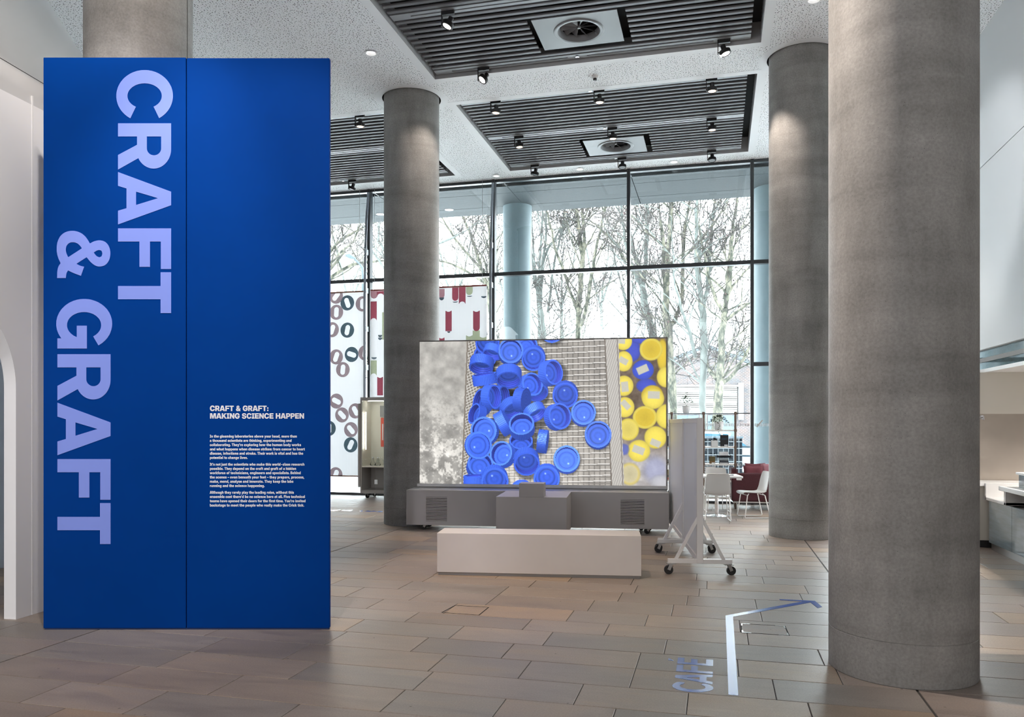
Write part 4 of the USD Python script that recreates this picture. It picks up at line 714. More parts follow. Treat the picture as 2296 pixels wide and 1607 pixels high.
for a in [(831, 847, 653, 669, 'tube_pink', 'flat', 'round'), (845, 862, 653, 664, 'tube_red', 'flat', 'arch'), (831, 845, 676, 718, 'tube_red', 'flat', 'arch'), (831, 845, 808, 842, 'tube_green', 'flat', 'arch'), (846, 859, 845, 886, 'tube_red', 'bowl', 'flat'), (984, 997, 648, 668, 'tube_pink', 'flat', 'round'), (1014, 1028, 645, 674, 'tube_red', 'flat', 'round'), (1029, 1044, 644, 681, 'tube_red', 'flat', 'arch'), (1045, 1060, 643, 661, 'tube_green', 'flat', 'round'), (999, 1013, 697, 742, 'tube_red', 'bowl', 'flat'), (1061, 1076, 697, 742, 'tube_red', 'bowl', 'round'), (984, 997, 757, 790, 'tube_red', 'bowl', 'flat'), (1045, 1060, 752, 800, 'tube_green', 'bowl', 'flat'), (1060, 1076, 741, 800, 'tube_green', 'flat', 'flat'), (1076, 1091, 755, 800, 'tube_green', 'bowl', 'flat'), (857, 900, 700, 760, 'tube_green', 'flat', 'flat'), (900, 960, 690, 740, 'tube_red', 'flat', 'round')]: printed(B2, tubeshape(*a[:4], a[5], a[6]), a[4], 'printed_tube')
for a in [(833, 845, 801, 805), (848, 857, 751, 756), (848, 857, 757, 762), (985, 996, 667, 673), (1015, 1027, 676.5, 678), (1047, 1059, 663.5, 665), (1079, 1091, 664, 668), (1003, 1010, 743, 746)]: printed(B2, tubeshape(*a, 'flat', 'round'), 'tube_line', 'printed_mark')

# ---------------------------------------------------------------- floor vinyl and access covers
def floor_poly(pts, sc=1, ox=0, oy=0): return sg.Polygon([atz(ox + x / sc, oy + y / sc)[:2] for x, y in pts])
ca = thing('floor_lettering', 'blue floor lettering reading CAFÉ beside the arrow line', 'floor lettering')
c9 = (9.567, 1480, 1450)
for g, nm in [([(530, 770), (485, 757), (440, 750), (360, 760), (290, 790), (258, 830), (280, 870), (360, 910), (430, 930), (500, 945), (600, 961), (700, 970), (800, 973), (900, 970), (1060, 945), (1110, 927), (1140, 905), (1145, 880), (1130, 858), (1110, 840), (1040, 805), (930, 785), (880, 815), (920, 825), (950, 840), (970, 858), (972, 875), (955, 897), (920, 908), (880, 915), (700, 915), (560, 900), (470, 875), (435, 855), (425, 838), (430, 822), (445, 808), (490, 798)], 'C'),
              ([(330, 603), (1130, 598), (1128, 650), (998, 652), (996, 728), (1128, 750), (1125, 803), (318, 658)], 'A'), ([(362, 378), (500, 388), (495, 487), (665, 499), (668, 408), (812, 418), (808, 512), (1133, 536), (1132, 582), (343, 520)], 'F'),
              ([(385, 232), (523, 236), (520, 330), (665, 340), (667, 258), (805, 268), (803, 350), (985, 362), (990, 268), (1140, 280), (1137, 412), (368, 355)], 'E')]:
    p = floor_poly(g, *c9)
    if nm == 'A': p = p.difference(floor_poly([(570, 655), (848, 650), (845, 704)], *c9))
    part(ca, 'letter', prism(p, 0.0, 0.0012), M['vinyl_blue'])
part(ca, 'accent', prism(floor_poly([(183, 238), (290, 290), (285, 302), (172, 280)], *c9), 0.0, 0.0012), M['vinyl_blue'])
solo('floor_arrow', prism(floor_poly([(1633.2, 1557), (1655.5, 1559), (1643.6, 1382.3), (1817.2, 1350.4), (1833.3, 1363.2), (1843.5, 1360.3), (1827, 1346.8), (1747.2, 1343.0), (1749, 1345), (1801, 1347.8), (1626.6, 1379.8)]), 0.0, 0.0012), M['vinyl_blue'], 'blue floor arrow line bending towards the largest column', 'floor arrow')
c13 = (13.39, 735, 1040)
fm = thing('floor_marking', 'faint blue floor lettering near the window, left of the slim column', 'floor lettering')
for g in [[(60, 1385), (390, 1366), (370, 1385), (150, 1415)], [(400, 1405), (470, 1378), (760, 1378), (690, 1412)], [(950, 1420), (1000, 1400), (1060, 1402), (1030, 1425)], [(1100, 1422), (1200, 1398), (1300, 1420), (1380, 1405), (1480, 1428), (1560, 1408), (1650, 1415), (1640, 1445), (1560, 1445), (1480, 1440), (1380, 1425), (1280, 1432)]]:
    part(fm, 'stroke', prism(floor_poly(g, *c13), 0.0, 0.0012), M['vinyl_blue'])
def cover(label, corners, strips):
    p = [atz(*c)[:2] for c in corners]; c = np.mean(p, 0); t = thing('floor_access_cover', label, 'access cover', (*c, 0)); pl = sg.Polygon([a - c for a in p]); 
    m = part(t, 'gap', prism(pl.difference(pl.buffer(-0.010, join_style=2)), 0.0, 0.0008), M['black_matt'], 'dark gap')
    if strips:
        inner = np.array(pl.buffer(-0.012, join_style=2).exterior.coords)[:4]
        for k in range(4):
            a, b, z = inner[k], inner[(k + 1) % 4], inner[k - 1]; u = (b - a) / np.linalg.norm(b - a) * 0.07; w = (z - a) / np.linalg.norm(z - a) * 0.07
            part(t, 'corner_trim', prism(sg.LineString([a + u, a, a + w]).buffer(0.006, cap_style=2, join_style=2), 0.0, 0.002), M['steel_cover'], 'bright steel corner trim')
cover('square floor access cover in front of the bench', [(1020, 1356.5), (1097, 1361), (1075, 1379), (989, 1373)], False)
cover('floor access cover with steel corners beside the blue arrow line', [(1659.5, 1397), (1761, 1403), (1771, 1425), (1661.5, 1418)], True)

# ---------------------------------------------------------------- shelving by the window
SY = 16.35
def spt(px, py, y=SY): p = aty(px, py, y); return p[0], p[2]
px_posts = [1434.5, 1506, 1577.5, 1649]; XS = [spt(p, 948)[0] for p in px_posts]; ZS = [spt(1612, y)[1] for y in (926.5, 964.8, 1002.3, 1041.0, 1079, 1117)]
sh = thing('open_shelving', 'open window shelving of slim bronze posts and white shelves behind the café table', 'shelving', (0, SY, 0))
for x in XS: part(sh, 'post', [box(x - 0.018, -0.018, 0, x + 0.018, 0.018, ZS[0] + 0.03), box(x - 0.018, 0.30, 0, x + 0.018, 0.336, ZS[0] + 0.03)], M['bronze'])
for x in XS: part(sh, 'clamp', [box(x - 0.028, -0.03, z - 0.025, x + 0.028, 0.03, z + 0.025) for z in ZS], M['bronze'])
for xa_, xb_ in zip(XS[:-1], XS[1:]):
    for k, z in enumerate(ZS): part(sh, 'shelf', box(xa_ + 0.02, -0.02, z - 0.014, xb_ - 0.02, 0.335, z + 0.014 if k else z + 0.006), M['white_metal'] if k else M['mullion_steel'])
part(sh, 'tie_bar', cyl((XS[-1], 0, ZS[0]), (spt(1682, 948)[0], 0, ZS[0]), 0.010), M['black'], 'black tie bar to the mullion')
def leaves(seed, n, r0, up, droop, size, z0):
    rr = random.Random(seed); out = []
    for k in range(n):
        a = rr.uniform(0, 6.283); e = rr.uniform(0.1, 1.0); R = r0 * e; z = z0 + up * (1 - e * e) * rr.uniform(0.5, 1.1) - droop * e * e; c = np.array([R * math.cos(a), R * math.sin(a), z]); u = np.array([math.cos(a), math.sin(a), rr.uniform(-0.6, 0.8)]); u /= np.linalg.norm(u); w = np.cross(u, (0, 0, 1)); w /= np.linalg.norm(w); s = size * rr.uniform(0.7, 1.3); nn = np.cross(u, w)
        v = np.array([c - u * s, c + w * s * 0.42 + nn * s * 0.1, c + u * s, c - w * s * 0.42 + nn * s * 0.1, c - u * s * 0 - nn * s * 0.12]); out.append(trimesh.Trimesh(v, [(0, 1, 4), (1, 2, 4), (2, 3, 4), (3, 0, 4)], process=False))
    return trimesh.util.concatenate(out)
def potted(label, px, py, w, hgt, square, fol):
    x, z = spt(px, py, SY + 0.12); t = thing('potted_plant', label, 'potted plant', (x, SY + 0.14, z), group='potted plants on the window shelving')
    if square: part(t, 'pot', [box(-w, -w, 0, w, -w + 0.008, hgt), box(-w, w - 0.008, 0, w, w, hgt), box(-w, -w, 0, -w + 0.008, w, hgt), box(w - 0.008, -w, 0, w, w, hgt), box(-w, -w, 0, w, w, 0.01)], M['pot_white'])
    else: part(t, 'pot', lathe([(0, 0), (w * 0.72, 0), (w * 0.92, hgt * 0.4), (w, hgt), (w - 0.008, hgt), (w * 0.85, hgt * 0.5), (0, hgt * 0.4)], 28), M['pot_white'], smooth=40)
    part(t, 'soil', lathe([(w - 0.01, hgt * 0.85), (0, hgt * 0.87)], 20) if not square else box(-w + 0.008, -w + 0.008, hgt * 0.75, w - 0.008, w - 0.008, hgt * 0.82), M['soil'])
    for nm, m, ma in fol: part(t, nm, m, M[ma])
    return t
z14 = ZS[0]
potted('tall white pot with a sparse upright plant on the top shelf', 1538.5, 926.0, 0.082, 0.145, False, [('foliage', leaves(1, 70, 0.14, 0.22, 0.0, 0.030, 0.20), 'leaf'), ('stem', [tube([(0, 0, 0.12), (0.02 * s, 0.01 * s, 0.2), (0.08 * s, 0.03, 0.3)], 0.004, 5) for s in (-1, 0.2, 1)], 'leaf')])
trail = trimesh.util.concatenate([moved(leaves(20 + k, 6, 0.02, 0.01, 0, 0.016, 0), (0.0 + 0.012 * math.sin(k), -0.10, 0.13 - 0.03 * k)) for k in range(9)])
potted('round white pot with bushy trailing plant on the second shelf', 1611.5, 963.6, 0.098, 0.165, False, [('foliage', leaves(2, 260, 0.20, 0.12, 0.05, 0.024, 0.19), 'leaf'), ('trailing_stem', trail, 'leaf')])
potted('small square white pot with a dark succulent on the third shelf', 1602, 1001.0, 0.068, 0.125, True, [('succulent', leaves(3, 60, 0.05, 0.06, 0.0, 0.022, 0.12), 'succulent')])
def shelf_item(name, label, cat, px, py, builder):
    x, z = spt(px, py, SY + 0.12); t = thing(name, label, cat, (x, SY + 0.12, z)); builder(t)
def book(t):
    part(t, 'board', turned(box(-0.078, 0, 0, 0.078, 0.02, 0.235), -8, (1, 0, 0)), M['book_black']); part(t, 'print', turned(box(-0.055, -0.0015, 0.145, 0.055, 0, 0.165), -8, (1, 0, 0)), M['car_blue']); part(t, 'sticker', turned(box(0.0, -0.0015, 0.012, 0.066, 0, 0.042), -8, (1, 0, 0)), M['paper'])
shelf_item('framed_book', 'black book standing upright on the third shelf', 'book', 1624, 1001.2, book)
def tin(t): part(t, 'base', box(-0.056, -0.05, 0, 0.056, 0.05, 0.065, 0.003), M['box_brown']); part(t, 'lid', box(-0.058, -0.052, 0.065, 0.058, 0.052, 0.155, 0.003), M['box_olive'], 'olive upper half'); part(t, 'price_label', box(-0.01, -0.0525, 0.008, 0.05, -0.05, 0.035), M['paper'])
shelf_item('storage_box', 'small brown and olive box on the fourth shelf', 'box', 1597, 1040.2, tin)
def typew(t):
    part(t, 'body', trimesh.convex.convex_hull([(-0.095, -0.08, 0), (0.095, -0.08, 0), (0.095, 0.1, 0), (-0.095, 0.1, 0), (-0.09, -0.07, 0.06), (0.09, -0.07, 0.06), (0.085, 0.09, 0.12), (-0.085, 0.09, 0.12)]), M['typewriter']); part(t, 'carriage', cyl((-0.12, 0.04, 0.15), (0.12, 0.04, 0.15), 0.024), M['typewriter']); part(t, 'knob', cyl((-0.14, 0.04, 0.15), (-0.12, 0.04, 0.15), 0.03), M['black']); part(t, 'knob', cyl((0.12, 0.04, 0.15), (0.14, 0.04, 0.15), 0.03), M['black'])
    part(t, 'paper', turned(box(-0.09, 0.03, 0.17, 0.09, 0.032, 0.25), -15, (1, 0, 0), (0, 0.03, 0.17)), M['paper'], 'sheet of paper'); part(t, 'key_bank', box(-0.08, -0.10, 0.01, 0.08, -0.06, 0.035), M['steel'])
shelf_item('typewriter', 'old black typewriter with a sheet of paper on the fourth shelf', 'typewriter', 1623, 1040.2, typew)
def bluebook(t): part(t, 'board', turned(box(-0.06, 0, 0, 0.06, 0.02, 0.22), -6, (1, 0, 0)), M['book_blue']); part(t, 'print', turned(lathe([(0, 0), (0.02, 0), (0, 0.002)], 12, (0, 0, 0)), 90, (1, 0, 0)).apply_translation((0.02, -0.004, 0.11)), M['cushion_pink'])
shelf_item('blue_book', 'dark blue book standing in the gap beside the projection screen', 'book', 1493, 1001.2, bluebook)
def goldbox(t): part(t, 'carton', box(-0.07, -0.05, 0, 0.06, 0.05, 0.235, 0.003), M['box_gold']); part(t, 'band', box(-0.071, -0.0515, 0.085, 0.061, -0.05, 0.13), M['black'], 'dark lettering band'); part(t, 'band', box(-0.071, -0.0515, 0.03, 0.061, -0.05, 0.075), M['orange_red'], 'orange lettering band')
shelf_item('gold_carton', 'yellow carton with dark lettering in the gap beside the projection screen', 'box', 1494, 1078.2, goldbox)
def small(t): part(t, 'case', box(-0.06, -0.04, 0, 0.055, 0.04, 0.05, 0.003), M['book_black']); part(t, 'top', box(-0.06, -0.041, 0.05, 0.055, 0.04, 0.10, 0.003), M['grey_text'])
shelf_item('small_carton', 'small black and grey box in the gap beside the projection screen', 'box', 1494, 1040.0, small)

# ---------------------------------------------------------------- café table, chairs, sofa
TC = ld((1607 - CX) / FPX * 14.6, 14.6); tb = thing('cafe_table', 'square white café table on a chrome pedestal with round base', 'table', TC, math.degrees(YAW) - 6)
part(tb, 'tabletop', prism(sg.box(-0.36, -0.34, 0.36, 0.34).buffer(0.05, 6), 0.715, 0.745), M['chair_white']); part(tb, 'pedestal', cyl((0, 0, 0.02), (0, 0, 0.715), 0.035, n=20), M['chrome'], smooth=30); part(tb, 'base', lathe([(0, 0), (0.25, 0), (0.255, 0.006), (0.06, 0.026), (0, 0.028)], 48), M['chrome'], 'polished round base', smooth=40)
part(tb, 'corner_bracket', box(0.30, -0.38, 0.68, 0.38, -0.30, 0.716), M['white_metal'])
hl = thing('menu_holder', 'clear menu holder lying on the café table', 'menu holder', TC + np.array([0.16, 0.0, 0.745])); part(hl, 'block', box(-0.12, -0.06, 0, 0.14, 0.06, 0.012, 0.003), M['counter_glass']); part(hl, 'card', box(-0.10, -0.05, 0.012, 0.10, 0.05, 0.016), M['paper'])
def chair_shell():
    prof = [(0.215, 0.425), (0.225, 0.445), (0.19, 0.455), (0.05, 0.445), (-0.10, 0.44), (-0.17, 0.455), (-0.205, 0.50), (-0.225, 0.58), (-0.245, 0.70), (-0.275, 0.80), (-0.29, 0.825)]
    p = np.array(prof); s = np.linspace(0, len(p) - 1, 40); yy = np.interp(s, np.arange(len(p)), p[:, 0]); zz = np.interp(s, np.arange(len(p)), p[:, 1]); k = np.ones(5) / 5
    yy[2:-2] = np.convolve(yy, k, 'valid'); zz[2:-2] = np.convolve(zz, k, 'valid'); hw = np.interp(s, [0, 1, 4, 6, 9, 9.6, 10], [0.19, 0.205, 0.215, 0.225, 0.195, 0.185, 0.165])
    M1, N = 40, 15; top = []
    for i in range(M1):
        for j in range(N): u = -1 + 2 * j / (N - 1); top.append((u * hw[i], yy[i] + (0.02 * u * u if s[i] > 5.5 else 0), zz[i] + (0.012 * u * u if s[i] <= 5.5 else 0)))
    top = np.array(top).reshape(M1, N, 3); ty = np.gradient(yy); tz = np.gradient(zz); nl = np.hypot(ty, tz); nrm = np.stack([np.zeros(M1), tz / nl, -ty / nl], 1)[:, None] * 0.011; bot = top + nrm
    V = np.vstack([top.reshape(-1, 3), bot.reshape(-1, 3)]); f = []; o = M1 * N
    for i in range(M1 - 1):
        for j in range(N - 1): a = i * N + j; f += [(a, a + 1, a + N + 1), (a, a + N + 1, a + N), (o + a, o + a + N + 1, o + a + 1), (o + a, o + a + N, o + a + N + 1)]
    rim = [j for j in range(N)] + [i * N + N - 1 for i in range(1, M1)] + [(M1 - 1) * N + j for j in range(N - 2, -1, -1)] + [i * N for i in range(M1 - 2, 0, -1)]
    for a, b in zip(rim, rim[1:] + rim[:1]): f += [(a, o + a, b), (b, o + a, o + b)]
    m = trimesh.Trimesh(V, f, process=False); m.fix_normals(); return m
SHELL = chair_shell()
def shell_chair(label, loc, rot):
    t = thing('shell_chair', label, 'chair', loc, rot, group='white shell chairs at the café table'); part(t, 'seat_shell', SHELL, M['chair_white'], smooth=45)
    for s in (-1, 1): part(t, 'sled_leg', tube([(s * 0.15, 0.12, 0.435), (s * 0.19, 0.155, 0.40), (s * 0.215, 0.205, 0.03), (s * 0.215, 0.195, 0.011), (s * 0.215, 0.15, 0.0105), (s * 0.215, -0.22, 0.0105), (s * 0.215, -0.245, 0.014), (s * 0.215, -0.25, 0.03), (s * 0.19, -0.16, 0.41), (s * 0.15, -0.13, 0.435)], 0.0095, 8), M['white_metal'])
    part(t, 'cross_bar', [cyl((-0.19, 0.155, 0.415), (0.19, 0.155, 0.415), 0.008), cyl((-0.19, -0.155, 0.415), (0.19, -0.155, 0.415), 0.008)], M['white_metal'])
deg0 = math.degrees(YAW)
shell_chair('white shell chair with its back to us at the café table', ld((1606.5 - CX) / FPX * 13.95, 13.95), deg0 - 8)
shell_chair('white shell chair seen side-on in front of the red sofa', ld((1687 - CX) / FPX * 14.35, 14.35), deg0 + 92)
shell_chair('white shell chair on the far side of the café table', ld((1609 - CX) / FPX * 15.25, 15.25), deg0 + 174)
wc = thing('slatted_chair', 'white slatted wire chair furthest behind the café table', 'chair', ld((1591 - CX) / FPX * 15.75, 15.75), deg0 + 185)
fr_ = [tube([(s * 0.18, -0.20, 0.86), (s * 0.185, -0.17, 0.45), (s * 0.19, -0.22, 0.011)], 0.011, 8) for s in (-1, 1)] + [tube([(s * 0.18, 0.2, 0.44), (s * 0.19, 0.22, 0.011)], 0.011, 8) for s in (-1, 1)]
for m in fr_: part(wc, 'leg', m, M['white_metal'])
for k in range(7): part(wc, 'slat', box(-0.175, -0.21 + 0.004 * k, 0.855 - 0.05 * k, 0.175, -0.195 + 0.004 * k, 0.877 - 0.05 * k), M['white_metal'])
part(wc, 'seat', box(-0.19, -0.19, 0.435, 0.19, 0.21, 0.45, 0.004), M['white_metal'])
so_ = thing('sofa', 'dark red woven sofa on thin steel legs by the window', 'sofa', ld((1641 - CX) / FPX * 15.55, 15.55), deg0 - 11)
part(so_, 'back', box(0, 0, 0.17, 1.95, 0.12, 0.72, 0.02), M['sofa']); part(so_, 'arm', box(0, 0.12, 0.17, 0.12, 0.80, 0.80, 0.02), M['sofa']); part(so_, 'arm', box(1.83, 0.12, 0.17, 1.95, 0.80, 0.80, 0.02), M['sofa']); part(so_, 'seat', box(0.12, 0.12, 0.17, 1.83, 0.80, 0.42, 0.03), M['sofa']); part(so_, 'frame', box(0.02, 0.02, 0.14, 1.93, 0.78, 0.168), M['steel'])
for x in (0.10, 1.85):
    for y in (0.06, 0.74): part(so_, 'leg', cyl((x, y, 0), (x, y, 0.145), 0.010, n=10), M['steel'])
def cushion(w, h, t):
    N = 13; pts = []
    for s in (1, -1):
        for i in range(N):
            for j in range(N):
                u, v = -1 + 2 * i / (N - 1), -1 + 2 * j / (N - 1); e = ((1 - u ** 4) * (1 - v ** 4)) ** 0.5; pin = 1 - 0.10 * (1 - abs(u)) * abs(v) ** 2 - 0.0; pin2 = 1 - 0.10 * (1 - abs(v)) * abs(u) ** 2; pts.append((u * w * pin2, s * t * e, v * h * pin))
    f = []
    for b, fl in ((0, 0), (N * N, 1)):
        for i in range(N - 1):
            for j in range(N - 1): a = b + i * N + j; q_ = [(a, a + N, a + N + 1), (a, a + N + 1, a + 1)]; f += [x[::-1] for x in q_] if fl else q_
    m = trimesh.Trimesh(np.array(pts), f, process=True); m.fix_normals(); return m
for px, w, rot, ma, lab, dz, dd in [(1689, 0.19, -8, 'cushion', 'dark red cushion propped in front on the red sofa', 0.66, 15.76), (1694, 0.21, 4, 'cushion', 'red cushion leaning behind another on the red sofa', 0.70, 15.93), (1727, 0.20, 10, 'cushion_pink', 'pink cushion at the right of the red sofa', 0.70, 15.85)]:
    c = ld((px - CX) / FPX * dd, dd, dz); t = thing('cushion', lab, 'cushion', c, deg0 + rot, group='cushions on the red sofa'); part(t, 'cover', turned(cushion(w, 0.20, 0.055), -10, (1, 0, 0)), M[ma], smooth=60)

# ---------------------------------------------------------------- outside
struct('outdoor_paving', box(-40, WINY + 0.08, -0.3, 30, 22.9, -0.01), mat('paving_blue', (0.40, 0.46, 0.50), 0.6, noise=0.08, nscale=1.5)); struct('kerb', box(-40, 22.9, -0.3, 30, 23.5, 0.0), M['kerb']); struct('road', box(-80, 23.5, -0.4, 70, 33, -0.10), M['asphalt']); struct('street_pavement', box(-90, 33, -0.4, 80, 120, 0.0), M['outdoor_paving'])
lamp = thing('street_lamp', 'grey street lamp with curved arm seen through the left window', 'street lamp', atd(813, 948, 28) * np.array([1, 1, 0]))
def lpt(px, py): p = atd(px, py, 28) - atd(813, 948, 28) * np.array([1, 1, 0]); return p
part(lamp, 'pole', cyl((0, 0, 0), lpt(813, 612), 0.05, 0.04, 10), M['pole_grey']); part(lamp, 'arm', tube([lpt(813, 612), lpt(812, 600), lpt(806, 591), lpt(795, 580)], 0.035, 8), M['pole_grey']); part(lamp, 'lamp_head', trimesh.convex.convex_hull(np.array([lpt(796, 582), lpt(795, 576), lpt(786, 570), lpt(778, 573), lpt(779, 577), lpt(788, 581)]).repeat(2, 0) + np.tile([[0, -0.12, 0], [0, 0.12, 0]], (6, 1))), M['pole_grey'])
# brick garage with a gable
GD = 52.0; gp = atd(1583, 948, GD) * np.array([1, 1, 0]); bd = thing('brick_building', 'brick building with shallow gable and white louvred wall across the street', 'building', gp, deg0 - 6)
k = GD / FPX; pz = 1.7 + 165 * k; ez = 1.7 + 100 * k; hw_ = 6.0
part(bd, 'gable_wall', upright(prism([(-hw_, 0), (hw_, 0), (hw_, pz - 0.40 * hw_), (0, pz), (-hw_, pz - 0.40 * hw_)], 0, 0.3), 0.3), M['brick'])
for s in (-1, 1): part(bd, 'roof', trimesh.convex.convex_hull([(s * x, y, pz + 0.12 - 0.40 * x + dz) for x in (0, hw_ + 0.4) for y in (-0.3, 12) for dz in (0, 0.22)]), M['slate'])
for s in (-1, 1): part(bd, 'verge_board', trimesh.convex.convex_hull([(s * x, y, pz - 0.02 - 0.40 * x + dz) for x in (0, hw_ + 0.35) for y in (-0.12, -0.02) for dz in (0, 0.10)]), M['render_white'])
for k_ in range(14): part(bd, 'louvre', turned(box(-2.2, -0.12, 2.35 + 0.122 * k_, 1.95, -0.03, 2.35 + 0.122 * k_ + 0.085), 0), M['louvre_white'])
part(bd, 'louvre_backing', box(-2.25, -0.025, 2.3, 2.0, -0.005, 4.10), M['louvre_dark']); part(bd, 'louvre_head', box(-2.3, -0.15, 4.06, 2.05, -0.02, 4.18), M['louvre_white']); part(bd, 'drainpipe', box(2.05, -0.25, 1.9, 2.35, -0.02, 4.3), M['render_white'])
for x in (-1.4, 1.0): part(bd, 'garage_door', box(x - 0.9, -0.1, 0, x + 0.9, -0.005, 2.2), M['fence_grey'])
pt_ = atd(1672, 948, 80) * np.array([1, 1, 0]); pb = thing('pale_building', 'distant pale building with rooftop hood behind the bare trees at right', 'building', pt_, deg0)
part(pb, 'wall', box(-0.6, 0, 0, 6, 5, 1.7 + 150 * 80 / FPX), M['render_white']); part(pb, 'rooftop_hood', box(-0.6, 0.2, 1.7 + 150 * 80 / FPX, 0.25, 1.2, 1.7 + 168 * 80 / FPX, 0.1), M['slate'])
# parked cars and a low fence
def car(label, px, D, rot, body, L=4.2):
    t = thing('parked_car', label, 'car', atd(px, 948, D) * np.array([1, 1, 0]) + np.array([0, 0, -0.10]), rot)
    low = [(-L / 2, 0.25), (L / 2, 0.25), (L / 2 + 0.03, 0.55), (L / 2 - 0.1, 0.80), (L / 2 - 1.1, 0.92), (-L / 2 + 0.4, 0.95), (-L / 2, 0.85)]; cab = [(L / 2 - 1.2, 0.90), (L / 2 - 1.95, 1.42), (-L / 2 + 1.0, 1.45), (-L / 2 + 0.3, 0.93)]
    part(t, 'body', upright(prism(low, 0, 1.7), 0.85), M[body]); part(t, 'cabin', upright(prism(cab, 0, 1.45), 0.725), M['car_glass'], 'dark glazing'); part(t, 'roof', upright(prism([(L / 2 - 1.95, 1.40), (L / 2 - 2.0, 1.48), (-L / 2 + 1.05, 1.50), (-L / 2 + 0.95, 1.43)], 0, 1.47), 0.735), M[body])
    for x in (L / 2 - 0.75, -L / 2 + 0.75):
        for y in (-0.86, 0.68): part(t, 'wheel', cyl((x, y, 0.31), (x, y + 0.18, 0.31), 0.31, n=20), M['rubber'])
        part(t, 'pillar', upright(prism([(x * 0.1, 0.92), (x * 0.1 + 0.07, 0.92), (x * 0.1 + 0.07, 1.44), (x * 0.1, 1.44)], 0, 1.47), 0.735), M[body])
car('white car parked across the street behind the shelving', 1618, 29.0, 8, 'car_white'); car('dark blue car parked across the street at the left of the shelving', 1470, 30.5, 4, 'car_blue')
fe = thing('street_railing', 'low grey street railing beyond the pavement behind the shelving', 'railing', (0, 23.2, 0))
for x in np.arange(-1.0, 5.2, 1.0): part(fe, 'post', box(x - 0.03, -0.03, 0, x + 0.03, 0.03, 1.05), M['fence_grey'])
for z in (0.2, 0.5, 0.78, 1.03): part(fe, 'rail', box(-1.05, -0.02, z - 0.025, 5.1, 0.02, z + 0.025), M['fence_grey'])

gw = thing('reflection_grid', 'added dark panel with a white grid standing in for reflections behind the shelving', 'reflection stand-in', (0, 22.4, 0)); gx0, gx1 = aty(1560, 948, 22.4)[0], aty(1664, 948, 22.4)[0]  # added panel and bars, built for the grid of reflections in the glass
part(gw, 'panel', box(gx0, 0, 0, gx1, 0.08, 1.28), mat('navy_panel', (0.006, 0.012, 0.02), 0.4))
for k in range(7): part(gw, 'bar', box(gx0, -0.03, 0.10 + 0.18 * k, gx1, -0.001, 0.125 + 0.18 * k), M['render_white'])
for k in range(9): xx = gx0 + (gx1 - gx0) * (k + 0.3) / 9; part(gw, 'upright', box(xx, -0.02, 0, xx + 0.02, -0.001, 1.28), M['render_white'])
part(gw, 'grid_cap', box(gx0 - 0.03, -0.05, 1.28, gx1 + 0.03, 0.13, 1.34), M['car_white'])

# ---- bare plane trees
def twigs(rr, p, d, L, r, lvl, out, tips):
    n = 4 if lvl < 2 else 5; pts = [p.copy()]; q = p.copy(); u = d / np.linalg.norm(d)
    for k in range(n): u = u + np.array([rr.gauss(0, 0.13), rr.gauss(0, 0.13), rr.gauss(0.02, 0.10)]); u /= np.linalg.norm(u); q = q + u * L / n; pts.append(q.copy())
    rad = np.linspace(r, r * 0.45, n + 1); out.append((np.array(pts), rad, lvl))
    if lvl == 0: tips.append(q); return
    kids = rr.choice((3, 4)) if lvl > 1 else 4
    for k in range(kids):
        i = rr.randint(1, n); f = i / n; b = pts[i]; w = np.array([rr.gauss(0, 1), rr.gauss(0, 1), rr.gauss(0.15, 0.7)]); w -= u * (w @ u); w /= np.linalg.norm(w); nd = u * rr.uniform(0.6, 1.0) + w * rr.uniform(0.45, 0.95); nd[2] += 0.12 if lvl > 1 else -0.06
        twigs(rr, b, nd, L * rr.uniform(0.5, 0.78), max(rad[i] * 0.62, 0.006), lvl - 1, out, tips)
def smooth_poly(p, r, n=4):
    p = np.asarray(p); t = np.arange(len(p)); tt = np.linspace(0, len(p) - 1, (len(p) - 1) * n + 1); q = np.stack([np.interp(tt, t, p[:, i]) for i in range(3)], 1); rr = np.interp(tt, t, r)
    q[1:-1] = (q[:-2] + 2 * q[1:-1] + q[2:]) / 4; return q, rr
